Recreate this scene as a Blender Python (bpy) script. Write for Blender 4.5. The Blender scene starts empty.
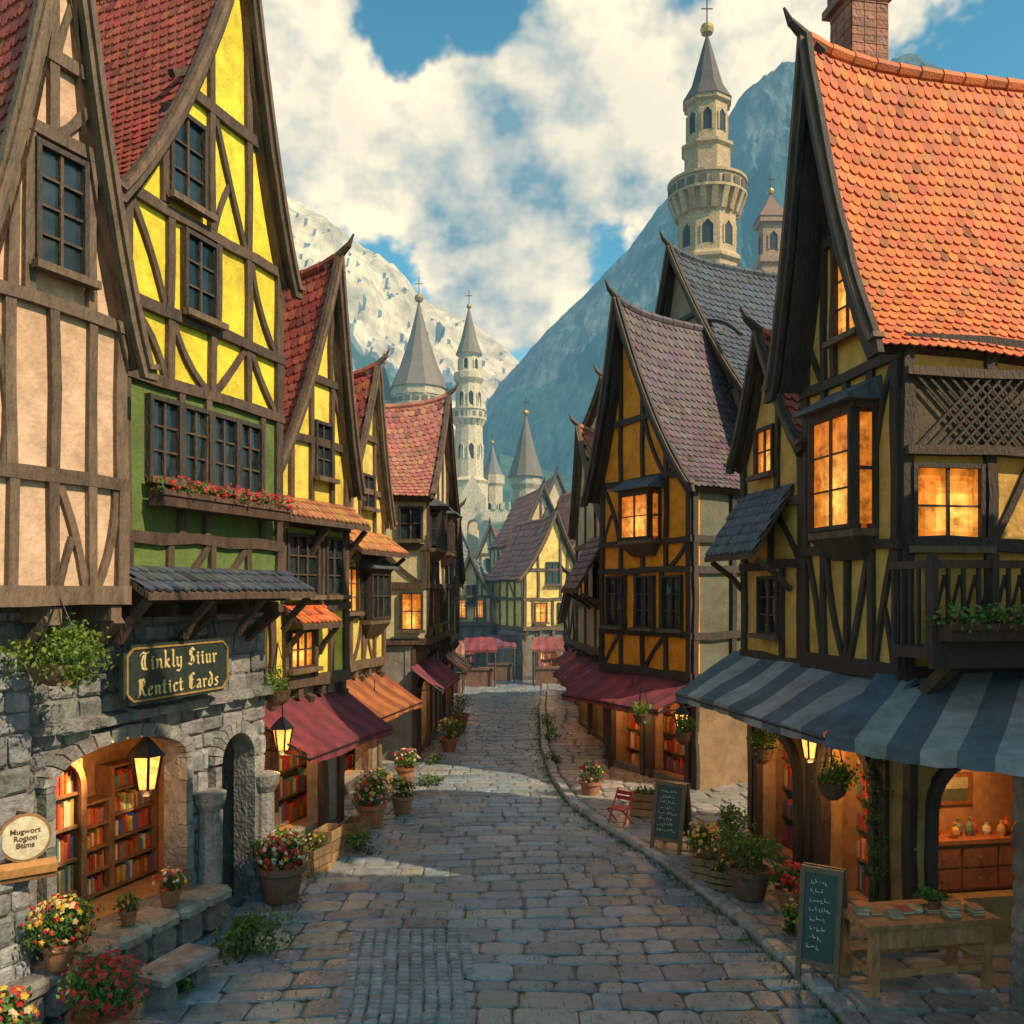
import bpy, bmesh, math, random
from mathutils import Vector, Matrix, noise
from mathutils.geometry import tessellate_polygon
R=random.Random(11)
sc=bpy.context.scene
def ru(a,b): return R.uniform(a,b)
# ------------------------------------------------------------------ materials
HAZE_GLOW=(0.14,0.33,0.42)
def mat(name,rough=.8,var=.35,nscale=6,bump=.3,bscale=30,metal=0,emit=0,stretch=(1,1,1),grime=0,trans=0,bdist=.02,gcol=(.45,.36,.27),spec=.5):
    m=bpy.data.materials.new(name); m.use_nodes=True; nt=m.node_tree; N=nt.nodes; L=nt.links
    for n in list(N): N.remove(n)
    out=N.new('ShaderNodeOutputMaterial'); b=N.new('ShaderNodeBsdfPrincipled')
    b.inputs['Specular IOR Level'].default_value=spec
    at=N.new('ShaderNodeAttribute'); at.attribute_name='Col'
    geo=N.new('ShaderNodeNewGeometry'); mp=N.new('ShaderNodeMapping'); mp.inputs['Scale'].default_value=stretch
    L.new(geo.outputs['Position'],mp.inputs['Vector'])
    n1=N.new('ShaderNodeTexNoise'); n1.inputs['Scale'].default_value=nscale; n1.inputs['Detail'].default_value=4; n1.inputs['Roughness'].default_value=.68
    L.new(mp.outputs[0],n1.inputs['Vector'])
    mr=N.new('ShaderNodeMapRange'); mr.inputs[1].default_value=.3; mr.inputs[2].default_value=.7; mr.inputs[3].default_value=1-var; mr.inputs[4].default_value=1+var*.7
    L.new(n1.outputs[0],mr.inputs[0])
    mx=N.new('ShaderNodeVectorMath'); mx.operation='SCALE'; L.new(at.outputs['Color'],mx.inputs[0]); L.new(mr.outputs[0],mx.inputs['Scale'])
    col=mx.outputs[0]
    if grime:
        g=N.new('ShaderNodeTexNoise'); g.inputs['Scale'].default_value=1.3; g.inputs['Detail'].default_value=5; g.inputs['Roughness'].default_value=.75
        L.new(geo.outputs['Position'],g.inputs['Vector'])
        gr=N.new('ShaderNodeMapRange'); gr.inputs[1].default_value=.46; gr.inputs[2].default_value=.68; gr.inputs[3].default_value=0; gr.inputs[4].default_value=grime
        L.new(g.outputs[0],gr.inputs[0])
        gm=N.new('ShaderNodeMix'); gm.data_type='RGBA'; gm.blend_type='MULTIPLY'; L.new(gr.outputs[0],gm.inputs[0]); L.new(col,gm.inputs[6]); gm.inputs[7].default_value=(*gcol,1)
        col=gm.outputs[2]
    L.new(col,b.inputs['Base Color'])
    b.inputs['Metallic'].default_value=metal
    rr=N.new('ShaderNodeMapRange'); rr.inputs[1].default_value=.3; rr.inputs[2].default_value=.7; rr.inputs[3].default_value=max(.03,rough-.15); rr.inputs[4].default_value=min(1,rough+.12)
    L.new(n1.outputs[0],rr.inputs[0]); L.new(rr.outputs[0],b.inputs['Roughness'])
    if bump:
        n2=N.new('ShaderNodeTexNoise'); n2.inputs['Scale'].default_value=bscale; n2.inputs['Detail'].default_value=2; L.new(mp.outputs[0],n2.inputs['Vector'])
        bp=N.new('ShaderNodeBump'); bp.inputs['Strength'].default_value=bump; bp.inputs['Distance'].default_value=bdist; L.new(n2.outputs[0],bp.inputs['Height']); L.new(bp.outputs[0],b.inputs['Normal'])
    if emit:
        L.new(col,b.inputs['Emission Color']); b.inputs['Emission Strength'].default_value=emit
    sh=b.outputs[0]
    if trans:
        tr=N.new('ShaderNodeBsdfTranslucent'); L.new(col,tr.inputs[0]); ms=N.new('ShaderNodeMixShader'); ms.inputs[0].default_value=trans
        L.new(sh,ms.inputs[1]); L.new(tr.outputs[0],ms.inputs[2]); sh=ms.outputs[0]
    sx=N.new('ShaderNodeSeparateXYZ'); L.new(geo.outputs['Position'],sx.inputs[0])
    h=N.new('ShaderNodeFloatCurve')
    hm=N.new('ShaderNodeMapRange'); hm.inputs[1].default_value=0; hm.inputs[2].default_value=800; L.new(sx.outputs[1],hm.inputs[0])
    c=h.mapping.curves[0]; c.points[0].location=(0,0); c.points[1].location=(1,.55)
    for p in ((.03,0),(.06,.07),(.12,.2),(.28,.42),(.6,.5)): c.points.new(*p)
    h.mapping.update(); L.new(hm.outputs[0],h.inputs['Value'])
    em=N.new('ShaderNodeEmission'); em.inputs[0].default_value=(*HAZE_GLOW,1); em.inputs[1].default_value=.95  # aerial haze painted in as blue emission, growing with world depth
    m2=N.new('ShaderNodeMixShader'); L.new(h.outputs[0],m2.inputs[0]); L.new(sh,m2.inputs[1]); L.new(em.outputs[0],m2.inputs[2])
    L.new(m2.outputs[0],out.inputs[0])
    m.cycles.emission_sampling='NONE'
    return m
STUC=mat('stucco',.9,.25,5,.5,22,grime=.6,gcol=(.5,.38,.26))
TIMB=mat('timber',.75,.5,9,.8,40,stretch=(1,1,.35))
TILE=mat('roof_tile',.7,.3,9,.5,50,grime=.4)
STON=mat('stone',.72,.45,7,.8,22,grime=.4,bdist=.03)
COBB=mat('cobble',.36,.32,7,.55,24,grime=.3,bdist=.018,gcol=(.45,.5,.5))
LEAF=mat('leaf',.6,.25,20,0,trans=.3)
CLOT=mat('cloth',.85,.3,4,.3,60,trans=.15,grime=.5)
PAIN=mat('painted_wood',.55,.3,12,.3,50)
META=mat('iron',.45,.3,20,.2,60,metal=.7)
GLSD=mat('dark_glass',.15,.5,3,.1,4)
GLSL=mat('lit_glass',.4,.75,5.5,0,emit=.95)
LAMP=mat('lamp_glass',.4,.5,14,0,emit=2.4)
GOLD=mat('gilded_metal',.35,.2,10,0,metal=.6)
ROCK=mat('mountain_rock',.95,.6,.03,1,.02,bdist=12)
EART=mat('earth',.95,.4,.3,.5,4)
# ------------------------------------------------------------------ mesh builder
class M:
    def __init__(s): s.v=[];s.f=[];s.c=[];s.m=[]
    def add(s,vs,fs,col,m=0):
        n=len(s.v); s.v.extend(tuple(x) for x in vs)
        for f in fs: s.f.append([i+n for i in f]); s.c.append(col); s.m.append(m)
    def hexa(s,p,col,m=0):
        s.add(p,[(0,1,2,3),(7,6,5,4),(0,4,5,1),(1,5,6,2),(2,6,7,3),(3,7,4,0)],col,m)
    def box(s,f,u0,u1,v0,v1,z0,z1,col,m=0):
        s.hexa([f.p(u0,v0,z0),f.p(u1,v0,z0),f.p(u1,v1,z0),f.p(u0,v1,z0),f.p(u0,v0,z1),f.p(u1,v0,z1),f.p(u1,v1,z1),f.p(u0,v1,z1)],col,m)
    def path(s,f,pts,wd,v0,v1,col,m=0):
        n=len(pts); vs=[]
        for i,(u,z) in enumerate(pts):
            a=pts[max(0,i-1)]; b=pts[min(n-1,i+1)]; dx=b[0]-a[0]; dz=b[1]-a[1]; l=math.hypot(dx,dz) or 1
            nx,nz=-dz/l*wd/2,dx/l*wd/2; k=1+R.uniform(-.1,.1)
            vs+=[f.p(u+nx*k,v0,z+nz*k),f.p(u-nx*k,v0,z-nz*k),f.p(u-nx*k,v1,z-nz*k),f.p(u+nx*k,v1,z+nz*k)]
        fs=[(0,1,2,3),tuple(4*(n-1)+j for j in (3,2,1,0))]
        for i in range(n-1):
            for j in range(4): fs.append((4*i+j,4*i+(j+1)%4,4*i+4+(j+1)%4,4*i+4+j))
        s.add(vs,fs,col,m)
    def beam(s,f,a,b,wd,col,pr=.05,m=0,back=.03):
        l=math.hypot(b[0]-a[0],b[1]-a[1]); n=max(2,int(l/.5)+1); pts=[]
        nx,nz=-(b[1]-a[1])/(l or 1),(b[0]-a[0])/(l or 1)
        for i in range(n):
            t=i/(n-1); j=ru(-.024,.024) if 0<i<n-1 else 0
            pts.append((a[0]+(b[0]-a[0])*t+nx*j,a[1]+(b[1]-a[1])*t+nz*j))
        k=ru(.75,1.25); s.path(f,pts,wd,-pr-ru(0,.012),back,tuple(x*k for x in col),m)
    def curve(s,f,a,b,bend,wd,col,pr=.04,m=0):
        pts=[]; cx=(a[0]+b[0])/2-(b[1]-a[1])*bend; cz=(a[1]+b[1])/2+(b[0]-a[0])*bend
        for i in range(7):
            t=i/6; pts.append(((1-t)**2*a[0]+2*t*(1-t)*cx+t*t*b[0],(1-t)**2*a[1]+2*t*(1-t)*cz+t*t*b[1]))
        s.path(f,pts,wd,-pr-ru(0,.01),.03,col,m)
    def rod(s,p,q,r,col,m=0,n=6,r2=None):
        p=Vector(p);q=Vector(q);d=(q-p); 
        if d.length<1e-6: return
        d.normalize(); a=d.orthogonal().normalized(); b=d.cross(a); r2=r if r2 is None else r2; vs=[]
        for c,rr in ((p,r),(q,r2)):
            for i in range(n):
                t=2*math.pi*i/n; vs.append(c+a*math.cos(t)*rr+b*math.sin(t)*rr)
        s.add(vs,[tuple(range(n)),tuple(range(2*n-1,n-1,-1))]+[(i,(i+1)%n,n+(i+1)%n,n+i) for i in range(n)],col,m)
    def lathe(s,c,prof,n,col,m=0,a0=0,jit=0):
        vs=[];fs=[]
        for r,z in prof:
            for i in range(n):
                t=a0+2*math.pi*i/n; vs.append((c[0]+math.cos(t)*r,c[1]+math.sin(t)*r,c[2]+z))
        for k in range(len(prof)-1):
            for i in range(n): fs.append((k*n+i,k*n+(i+1)%n,(k+1)*n+(i+1)%n,(k+1)*n+i))
        fs.append(tuple(range(n))); fs.append(tuple((len(prof)-1)*n+i for i in range(n)))
        s.add(vs,fs,col,m)
    def wall(s,f,outl,holes,v0,v1,col,m=0):
        loops=[outl]+list(holes); flat=[p for l in loops for p in l]; n=len(flat)
        tr=tessellate_polygon([[Vector((p[0],p[1],0)) for p in l] for l in loops])
        vs=[f.p(u,v0,z) for u,z in flat]+[f.p(u,v1,z) for u,z in flat]
        fs=[tuple(t) for t in tr]+[tuple(i+n for i in t[::-1]) for t in tr]; b=0
        for l in loops:
            k=len(l)
            for i in range(k): fs.append((b+i,b+(i+1)%k,n+b+(i+1)%k,n+b+i))
            b+=k
        s.add(vs,fs,col,m)
    def leaves(s,c,r,n,size,col,m=0,clump=7,flat=False):
        cs=[]
        for i in range(clump):
            d=Vector((R.gauss(0,1),R.gauss(0,1),R.gauss(0,1))).normalized()*ru(.35,.85); cs.append((d,ru(.7,1.25)))
        for i in range(n):
            d,br=R.choice(cs); q=d+Vector((R.gauss(0,.24),R.gauss(0,.24),R.gauss(0,.24)))
            p=Vector((c[0]+q.x*r[0],c[1]+q.y*r[1],c[2]+q.z*r[2]))
            a=Vector((ru(-1,1),ru(-1,1),ru(-.6,.9))).normalized(); b=a.orthogonal().normalized(); e=a.cross(b)
            b=(b*math.cos(i)+e*math.sin(i)); sz=size*ru(.6,1.35); e=a.cross(b)
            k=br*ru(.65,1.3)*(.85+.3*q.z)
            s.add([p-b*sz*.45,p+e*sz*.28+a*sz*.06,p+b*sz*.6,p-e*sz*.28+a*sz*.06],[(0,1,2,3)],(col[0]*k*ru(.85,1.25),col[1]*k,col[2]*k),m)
    def flowers(s,c,r,n,size,cols,m=0):
        for i in range(n):
            d=Vector((R.gauss(0,1),R.gauss(0,1),R.gauss(.5,1))).normalized()*ru(.75,1.12)
            p=Vector((c[0]+d.x*r[0],c[1]+d.y*r[1],c[2]+d.z*r[2])); a=(d+Vector((ru(-.4,.4),-.5,.3))).normalized(); b=a.orthogonal().normalized(); e=a.cross(b); sz=size*ru(.7,1.3)
            vs=[p+a*sz*.25]
            for k in range(10):
                t=k*math.pi/5; rr=sz*(.5 if k%2==0 else .32); vs.append(p+b*math.cos(t)*rr+e*math.sin(t)*rr)
            s.add(vs,[(0,k+1,(k+1)%10+1) for k in range(10)],R.choice(cols),m)
    def build(s,name,mats,parent=None,loc=None,norm=True,smooth=False,**kw):
        o=Vector(loc) if loc is not None else (parent['_o'] if parent else Vector((0,0,0)))
        o=Vector(o); me=bpy.data.meshes.new(name); me.from_pydata([tuple(Vector(v)-o) for v in s.v],[],s.f)
        ca=me.color_attributes.new('Col','FLOAT_COLOR','CORNER'); buf=[]
        for p,c in zip(me.polygons,s.c): buf+= (list(c[:3])+[1])*p.loop_total
        ca.data.foreach_set('color',buf); me.polygons.foreach_set('material_index',s.m)
        if smooth: me.polygons.foreach_set('use_smooth',[True]*len(me.polygons))
        for m in mats: me.materials.append(m)
        if norm:
            b=bmesh.new(); b.from_mesh(me); bmesh.ops.recalc_face_normals(b,faces=b.faces); b.to_mesh(me); b.free()
        ob=bpy.data.objects.new(name,me); sc.collection.objects.link(ob)
        if parent is not None:
            ob.parent=parent
            po=Vector(parent['_o']); ob.location=o-po
        else: ob.location=o
        ob['_o']=tuple(o)
        for k,v in kw.items(): ob[k]=v
        return ob
class F:
    def __init__(s,o,U,V,z=0): s.o=Vector((o[0],o[1]));s.U=Vector(U);s.V=Vector(V);s.z=z
    def p(s,u,v,z): return (s.o.x+s.U.x*u+s.V.x*v,s.o.y+s.U.y*u+s.V.y*v,z+s.z)
    def side(s): return F(s.o,s.V,s.U,s.z)
    def sh(s,u=0,v=0): return F(s.o+s.U*u+s.V*v,s.U,s.V,s.z)
W=F((0,0),(1,0),(0,1))
def LF(x,y,a=0): a=math.radians(a); return F((x,y),(math.sin(a),math.cos(a)),(-math.cos(a),math.sin(a)))
def RF(x,y,a=0): a=math.radians(a); return F((x,y),(-math.sin(a),math.cos(a)),(math.cos(a),math.sin(a)))
def thing(name,label,cat,loc,group=None):
    e=bpy.data.objects.new(name,None); e.empty_display_size=.3; sc.collection.objects.link(e); e.location=loc; e['_o']=tuple(loc); e['label']=label; e['category']=cat
    if group: e['group']=group
    return e
def light(p,e,col=(1,.5,.17),r=.08,parent=None):
    l=bpy.data.lights.new('lamp_light','POINT'); l.energy=e; l.color=col; l.shadow_soft_size=r
    o=bpy.data.objects.new('lamp_light',l); sc.collection.objects.link(o); o.location=p
    if parent: o.parent=parent; o.location=Vector(p)-Vector(parent['_o'])
TIM=(.1,.06,.038); TIM2=(.16,.1,.06); DK=(.058,.04,.03)
IRON=(.03,.03,.035)
def vary(c,a=.15): k=ru(1-a,1+a); return tuple(x*k*ru(.95,1.05) for x in c)
def stone8(m,P,a0,a1,b0,b1,h0,h1,col,j=.012,mi=0,iw=.035):
    c=min(a1-a0,b1-b0)*ru(.1,.2); J=lambda:ru(-j,j)
    oc=[(a0+c,b0),(a1-c,b0),(a1,b0+c),(a1,b1-c),(a1-c,b1),(a0+c,b1),(a0,b1-c),(a0,b0+c)]
    oc=[(a+J(),b+J()) for a,b in oc]; ca,cb=(a0+a1)/2,(b0+b1)/2; ins=1-min(.28,iw/max(.05,min(a1-a0,b1-b0)/2)); vs=[]
    tl=ru(-.006,.006)
    for a,b in oc: vs.append(P(a,b,h0))
    for a,b in oc: vs.append(P(a,b,h0+(h1-h0)*.6))
    for i,(a,b) in enumerate(oc): vs.append(P(ca+(a-ca)*ins,cb+(b-cb)*ins,h1+(tl if i<4 else -tl)))
    fs=[(16,17,18,19,20,21,22,23)]
    for k in (0,8):
        for i in range(8): fs.append((k+i,k+(i+1)%8,k+8+(i+1)%8,k+8+i))
    m.add(vs,fs,col,mi)
def arch(u0,u1,z0,z1,rise):
    pts=[(u0,z0),(u1,z0)]; c=(u0+u1)/2; h=(u1-u0)/2
    if rise<=0: return pts+[(u1,z1),(u0,z1)]
    for i in range(13):
        t=math.pi*i/12; pts.append((c+h*math.cos(t),z1-rise+rise*math.sin(t)))
    return pts
BOOKC=[(.6,.07,.03),(.6,.33,.06),(.1,.25,.2),(.7,.58,.33),(.4,.06,.04),(.12,.15,.35),(.5,.18,.04),(.5,.1,.03)]
# ------------------------------------------------------------------ house parts
def window(par,f,u0,u1,z0,z1,lit=0,nx=2,ny=3,col=DK,sill=True,hood=False):
    m=M(); w=.05
    for a in ((u0-w,u0,z0-w,z1+w),(u1,u1+w,z0-w,z1+w)): m.box(f,a[0],a[1],-.085,.06,a[2],a[3],col)
    m.box(f,u0,u1,-.08,.06,z1,z1+w,col); m.box(f,u0,u1,-.08,.06,z0-w,z0,col)
    for i in range(1,nx):
        u=u0+(u1-u0)*i/nx; m.box(f,u-.016,u+.016,-.06,-.0305,z0,z1,vary(TIM))
    for i in range(1,ny):
        z=z0+(z1-z0)*i/ny; m.box(f,u0,u1,-.052,-.0325,z-.011,z+.011,vary(TIM))
    if sill: m.box(f,u0-.11,u1+.11,-.17,-.087,z0-.1,z0-.03,vary(TIM2))
    if hood: m.box(f,u0-.14,u1+.14,-.2,-.088,z1+.03,z1+.08,vary(TIM))
    ob=m.build('window',[TIMB],par)
    g=M(); n=3
    cu,cz=u0+(u1-u0)*ru(.35,.65),z0+(z1-z0)*ru(.25,.5)
    for i in range(nx):
        for k in range(ny):
            a=u0+(u1-u0)*i/nx;b=u0+(u1-u0)*(i+1)/nx;c=z0+(z1-z0)*k/ny;d=z0+(z1-z0)*(k+1)/ny
            e=[ru(-.005,.005)-.022 for _ in range(4)]; dk=vary((.022,.035,.042),.4)
            if not lit: g.add([f.p(a,e[0],c),f.p(b,e[1],c),f.p(b,e[2],d),f.p(a,e[3],d)],[(0,1,2,3)],dk); continue
            for x in range(n):
                for y in range(n):
                    a2,b2,c2,d2=a+(b-a)*x/n,a+(b-a)*(x+1)/n,c+(d-c)*y/n,c+(d-c)*(y+1)/n
                    q=math.exp(-(((a2+b2)/2-cu)**2/(u1-u0)**2+((c2+d2)/2-cz)**2/(z1-z0)**2)*9)
                    g.add([f.p(a2,-.022,c2),f.p(b2,-.022,c2),f.p(b2,-.022,d2),f.p(a2,-.022,d2)],[(0,1,2,3)],vary((.6+.9*q,.15+.48*q,.012+.1*q),.06))
    g.build('window_pane',[GLSL if lit else GLSD],ob,norm=False)
    return ob
def oriel(par,f,u0,u1,z0,z1,out=.3,lit=1,nx=2,ny=3,rc=(.1,.12,.14)):
    m=M(); e=.08
    m.box(f,u0-e,u1+e,-out,0,z0-.14,z0-.055,vary(TIM2)); m.box(f,u0-e,u1+e,-out,0,z1+.055,z1+.13,vary(TIM))
    m.hexa([f.p(u0+.1,-out*.3,z0-.4),f.p(u1-.1,-out*.3,z0-.4),f.p(u1-.1,0,z0-.4),f.p(u0+.1,0,z0-.4),f.p(u0-e,-out,z0-.14),f.p(u1+e,-out,z0-.14),f.p(u1+e,0,z0-.14),f.p(u0-e,0,z0-.14)],vary(TIM))
    o2=out+.14
    m.hexa([f.p(u0-.2,-o2,z1+.13),f.p(u1+.2,-o2,z1+.13),f.p(u1+.2,0,z1+.13),f.p(u0-.2,0,z1+.13),f.p(u0-.2,-o2,z1+.17),f.p(u1+.2,-o2,z1+.17),f.p(u1+.12,0,z1+.42),f.p(u0-.12,0,z1+.42)],rc)
    for u in (u0-e,u1+e-.07): m.box(f,u,u+.07,-.08,0,z0-.055,z1+.055,DK)
    for u in (u0-.07,u1+.05): m.box(f,u,u+.02,-out+.1,-.08,(z0+z1)/2-.02,(z0+z1)/2+.02,DK)
    ob=m.build('bay_window',[TIMB],par)
    cc=(.6,.16,.015) if lit else (.03,.04,.045)
    for a,b in ((u0-.06,u0-.05),(u1+.05,u1+.06)): g=M(); g.box(f,a,b,-out+.1,-.08,z0,z1,cc); g.build('window_pane',[GLSL if lit else GLSD],ob)
    window(par,f.sh(v=-out+.06),u0,u1,z0,z1,lit,nx,ny,sill=False)
def awning(par,A,B,C,D,cols,n=10,val=.13,sag=.05,name='awning',rods=True):
    A,B,C,D=map(Vector,(A,B,C,D)); m=M(); ns=6
    def P(a,b):
        p=(A.lerp(B,a)).lerp(C.lerp(D,a),b); p.z-=sag*math.sin(math.pi*b)+.012*math.sin(a*n*math.pi)**2*b+.02*math.sin(a*9+b*5); return p
    for i in range(n):
        col=vary(cols[i%len(cols)],.12)
        for h in (0,.5):
            for k in range(ns):
                m.add([P((i+h)/n,k/ns),P((i+h+.5)/n,k/ns),P((i+h+.5)/n,(k+1)/ns),P((i+h)/n,(k+1)/ns)],[(0,1,2,3)],col)
            a,b=P((i+h)/n,1),P((i+h+.5)/n,1)
            m.add([a,b,b+Vector((0,0,-val*ru(.97,1.03))),a+Vector((0,0,-val*ru(.97,1.03)))],[(0,1,2,3)],vary(col,.08))
    if rods:
        for a,b in ((A,C),(B,D)):
            m.rod(a+Vector((0,0,-.5)),b+Vector((0,0,-.05)),.015,IRON,1); m.rod(a+Vector((0,0,-.06)),b+Vector((0,0,-.06)),.015,IRON,1)
        m.rod(C+Vector((0,0,-.05)),D+Vector((0,0,-.05)),.018,IRON,1)
    return m.build(name,[CLOT,META],par,norm=False)
def tiles(m,P,L,v0,v1,ts,tc,mi=0,var=.22,dark=.03):
    rows=max(2,int(L/ts)); nc=max(2,int((v1-v0)/(ts*.82))); dw=(v1-v0)/nc
    for i in range(rows):
        b=(i+1)/rows; tl=1.5/rows
        for j in range(-1,nc+1):
            a=v0+(j+(.5 if i%2 else 0))*dw; e=a+dw*.97
            if a<v0-dw*.3 or e>v1+dw*.35: continue
            lo=.012+ru(0,.008)+ts*.1; hi=.004; bj=b+ru(-.06,.06)/rows; md=(a+e)/2; t0=max(0,b-tl); t1=bj-.42/rows; t2=bj-.1/rows
            vs=[P(t0,a,hi),P(t0,e,hi),P(t1,e,lo*.8),P(t2,e-dw*.2,lo),P(bj,md,lo),P(t2,a+dw*.2,lo),P(t1,a,lo*.8)]
            vs+=[P(t1,e,lo*.8-.022),P(t2,e-dw*.2,lo-.026),P(bj,md,lo-.028),P(t2,a+dw*.2,lo-.026),P(t1,a,lo*.8-.022)]
            k=ru(1-var,1+var); c=(tc[0]*k*ru(.88,1.12),tc[1]*k*ru(.75,1.25),tc[2]*k*ru(.8,1.2))
            if R.random()<dark: c=tuple(x*.5 for x in c)
            m.add(vs,[(0,1,2,3,4,5,6),(2,3,8,7),(3,4,9,8),(4,5,10,9),(5,6,11,10)],c,mi)
def pent(par,f,u0,u1,z1,z0,out,tc,ts=.16,name='canopy_roof'):
    m=M(); L=math.hypot(z1-z0,out)
    def P(t,v,h): return f.p(v,-out*t-h*.5,z1+(z0-z1)*t+.0+h*.86)
    m.hexa([f.p(u0,0,z1-.08),f.p(u1,0,z1-.08),f.p(u1,0,z1-.012),f.p(u0,0,z1-.012),f.p(u0,-out,z0-.08),f.p(u1,-out,z0-.08),f.p(u1,-out,z0-.012),f.p(u0,-out,z0-.012)],TIM,1)
    tiles(m,P,L,u0,u1,ts,tc)
    n=max(2,int((u1-u0)/.9)+1)
    for i in range(n):
        u=u0+.08+(u1-u0-.16)*i/(n-1); g=F((f.p(u,0,0)[0],f.p(u,0,0)[1]),-f.V,f.U)
        m.path(g,[(.02,z0-.5),(out*.3,z0-.32),(out*.85,z0-.08)],.07,-.035,.035,TIM,1)
    return m.build(name,[TILE,TIMB],par,norm=False)
def shelves(par,f,a,b,z0,z1,v):
    m=M(); g=M(); c=(.2,.1,.04); n=max(3,int((z1-z0)/.36))
    m.box(f,a,a+.04,v-.25,v,z0,z1,c);m.box(f,b-.04,b,v-.25,v,z0,z1,c)
    for i in range(n+1):
        z=z0+(z1-z0)*i/n; m.box(f,a+.04,b-.04,v-.24,v-.005,z-.03,z,c)
    for i in range(n):
        z=z0+(z1-z0)*i/n+.002; h=(z1-z0)/n-.06; u=a+.06
        while u<b-.12:
            t=ru(.03,.08); hh=h*ru(.45,.95); g.box(f,u,u+t*.9,v-.22,v-.04,z,z+hh,vary(R.choice(BOOKC),.2)); u+=t*ru(1,1.3)
    m.build('shelf',[TIMB],par); g.build('shelf_goods',[PAIN],par,kind='stuff')
def rroom(par,f,u0,u1,z0,z1,d,col,v0=.2,e=20,lp=None,shelf=True,pl=.08,pr=.55):
    m=M(); a,b,c,g=u0-pl,u1+pr,z0-.02,z1+.2
    P=[f.p(a,v0,c),f.p(b,v0,c),f.p(b,v0+d,c),f.p(a,v0+d,c),f.p(a,v0,g),f.p(b,v0,g),f.p(b,v0+d,g),f.p(a,v0+d,g)]
    m.add(P,[(0,1,2,3),(4,5,6,7),(0,3,7,4),(1,2,6,5),(2,3,7,6)],col)
    q=m.build('shop_interior',[STUC],par,norm=False)
    if shelf: shelves(q,f,a+.02,b-.02,z0+.02,z1,v0+d-.01)
    light(f.p(*(lp or (u0+(u1-u0)*.35,.02,z1-.22))),e,parent=par,r=.05)
def bookcase(f,u0,u1,v,z0,z1,ns,lab='wooden bookcase filled with colourful books inside the shop',d=.24,archt=0):
    o=f.p((u0+u1)/2,v,z0); e=thing('bookcase',lab,'bookcase',o,'bookcases in the shop')
    m=M(); c=(.26,.12,.045)
    m.box(f,u0-.04,u0,v-d,v,z0,z1,c);m.box(f,u1,u1+.04,v-d,v,z0,z1,c); m.box(f,u0,u1,v-.02,v-.005,z0,z1,(.08,.04,.02))
    for i in range(ns+1):
        z=z0+(z1-z0-.03)*i/ns; m.box(f,u0,u1,v-d+.005,v-.02,z,z+.03,c)
    if archt:
        h=(u1-u0)/2+.02; cc=(u0+u1)/2; m.path(f,[(cc-h,z0)]+[(cc-h*math.cos(math.pi*i/12),z1-.3+.34*math.sin(math.pi*i/12)) for i in range(13)]+[(cc+h,z0)],.07,v-d-.04,v-d-.002,c)
    m.build('shelf',[TIMB],e); b=M()
    for i in range(ns):
        z=z0+(z1-z0-.03)*i/ns+.03; h=(z1-z0)/ns-.06; u=u0+.01
        while u<u1-.05:
            t=ru(.025,.055); hh=h*ru(.6,.95)
            if R.random()<.08: u+=t; continue
            b.box(f,u,u+t*.9,v-d+.03+ru(0,.03),v-.03,z+.001,z+hh,R.choice(BOOKC)); u+=t
    b.build('books',[PAIN],e,kind='stuff')
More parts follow.
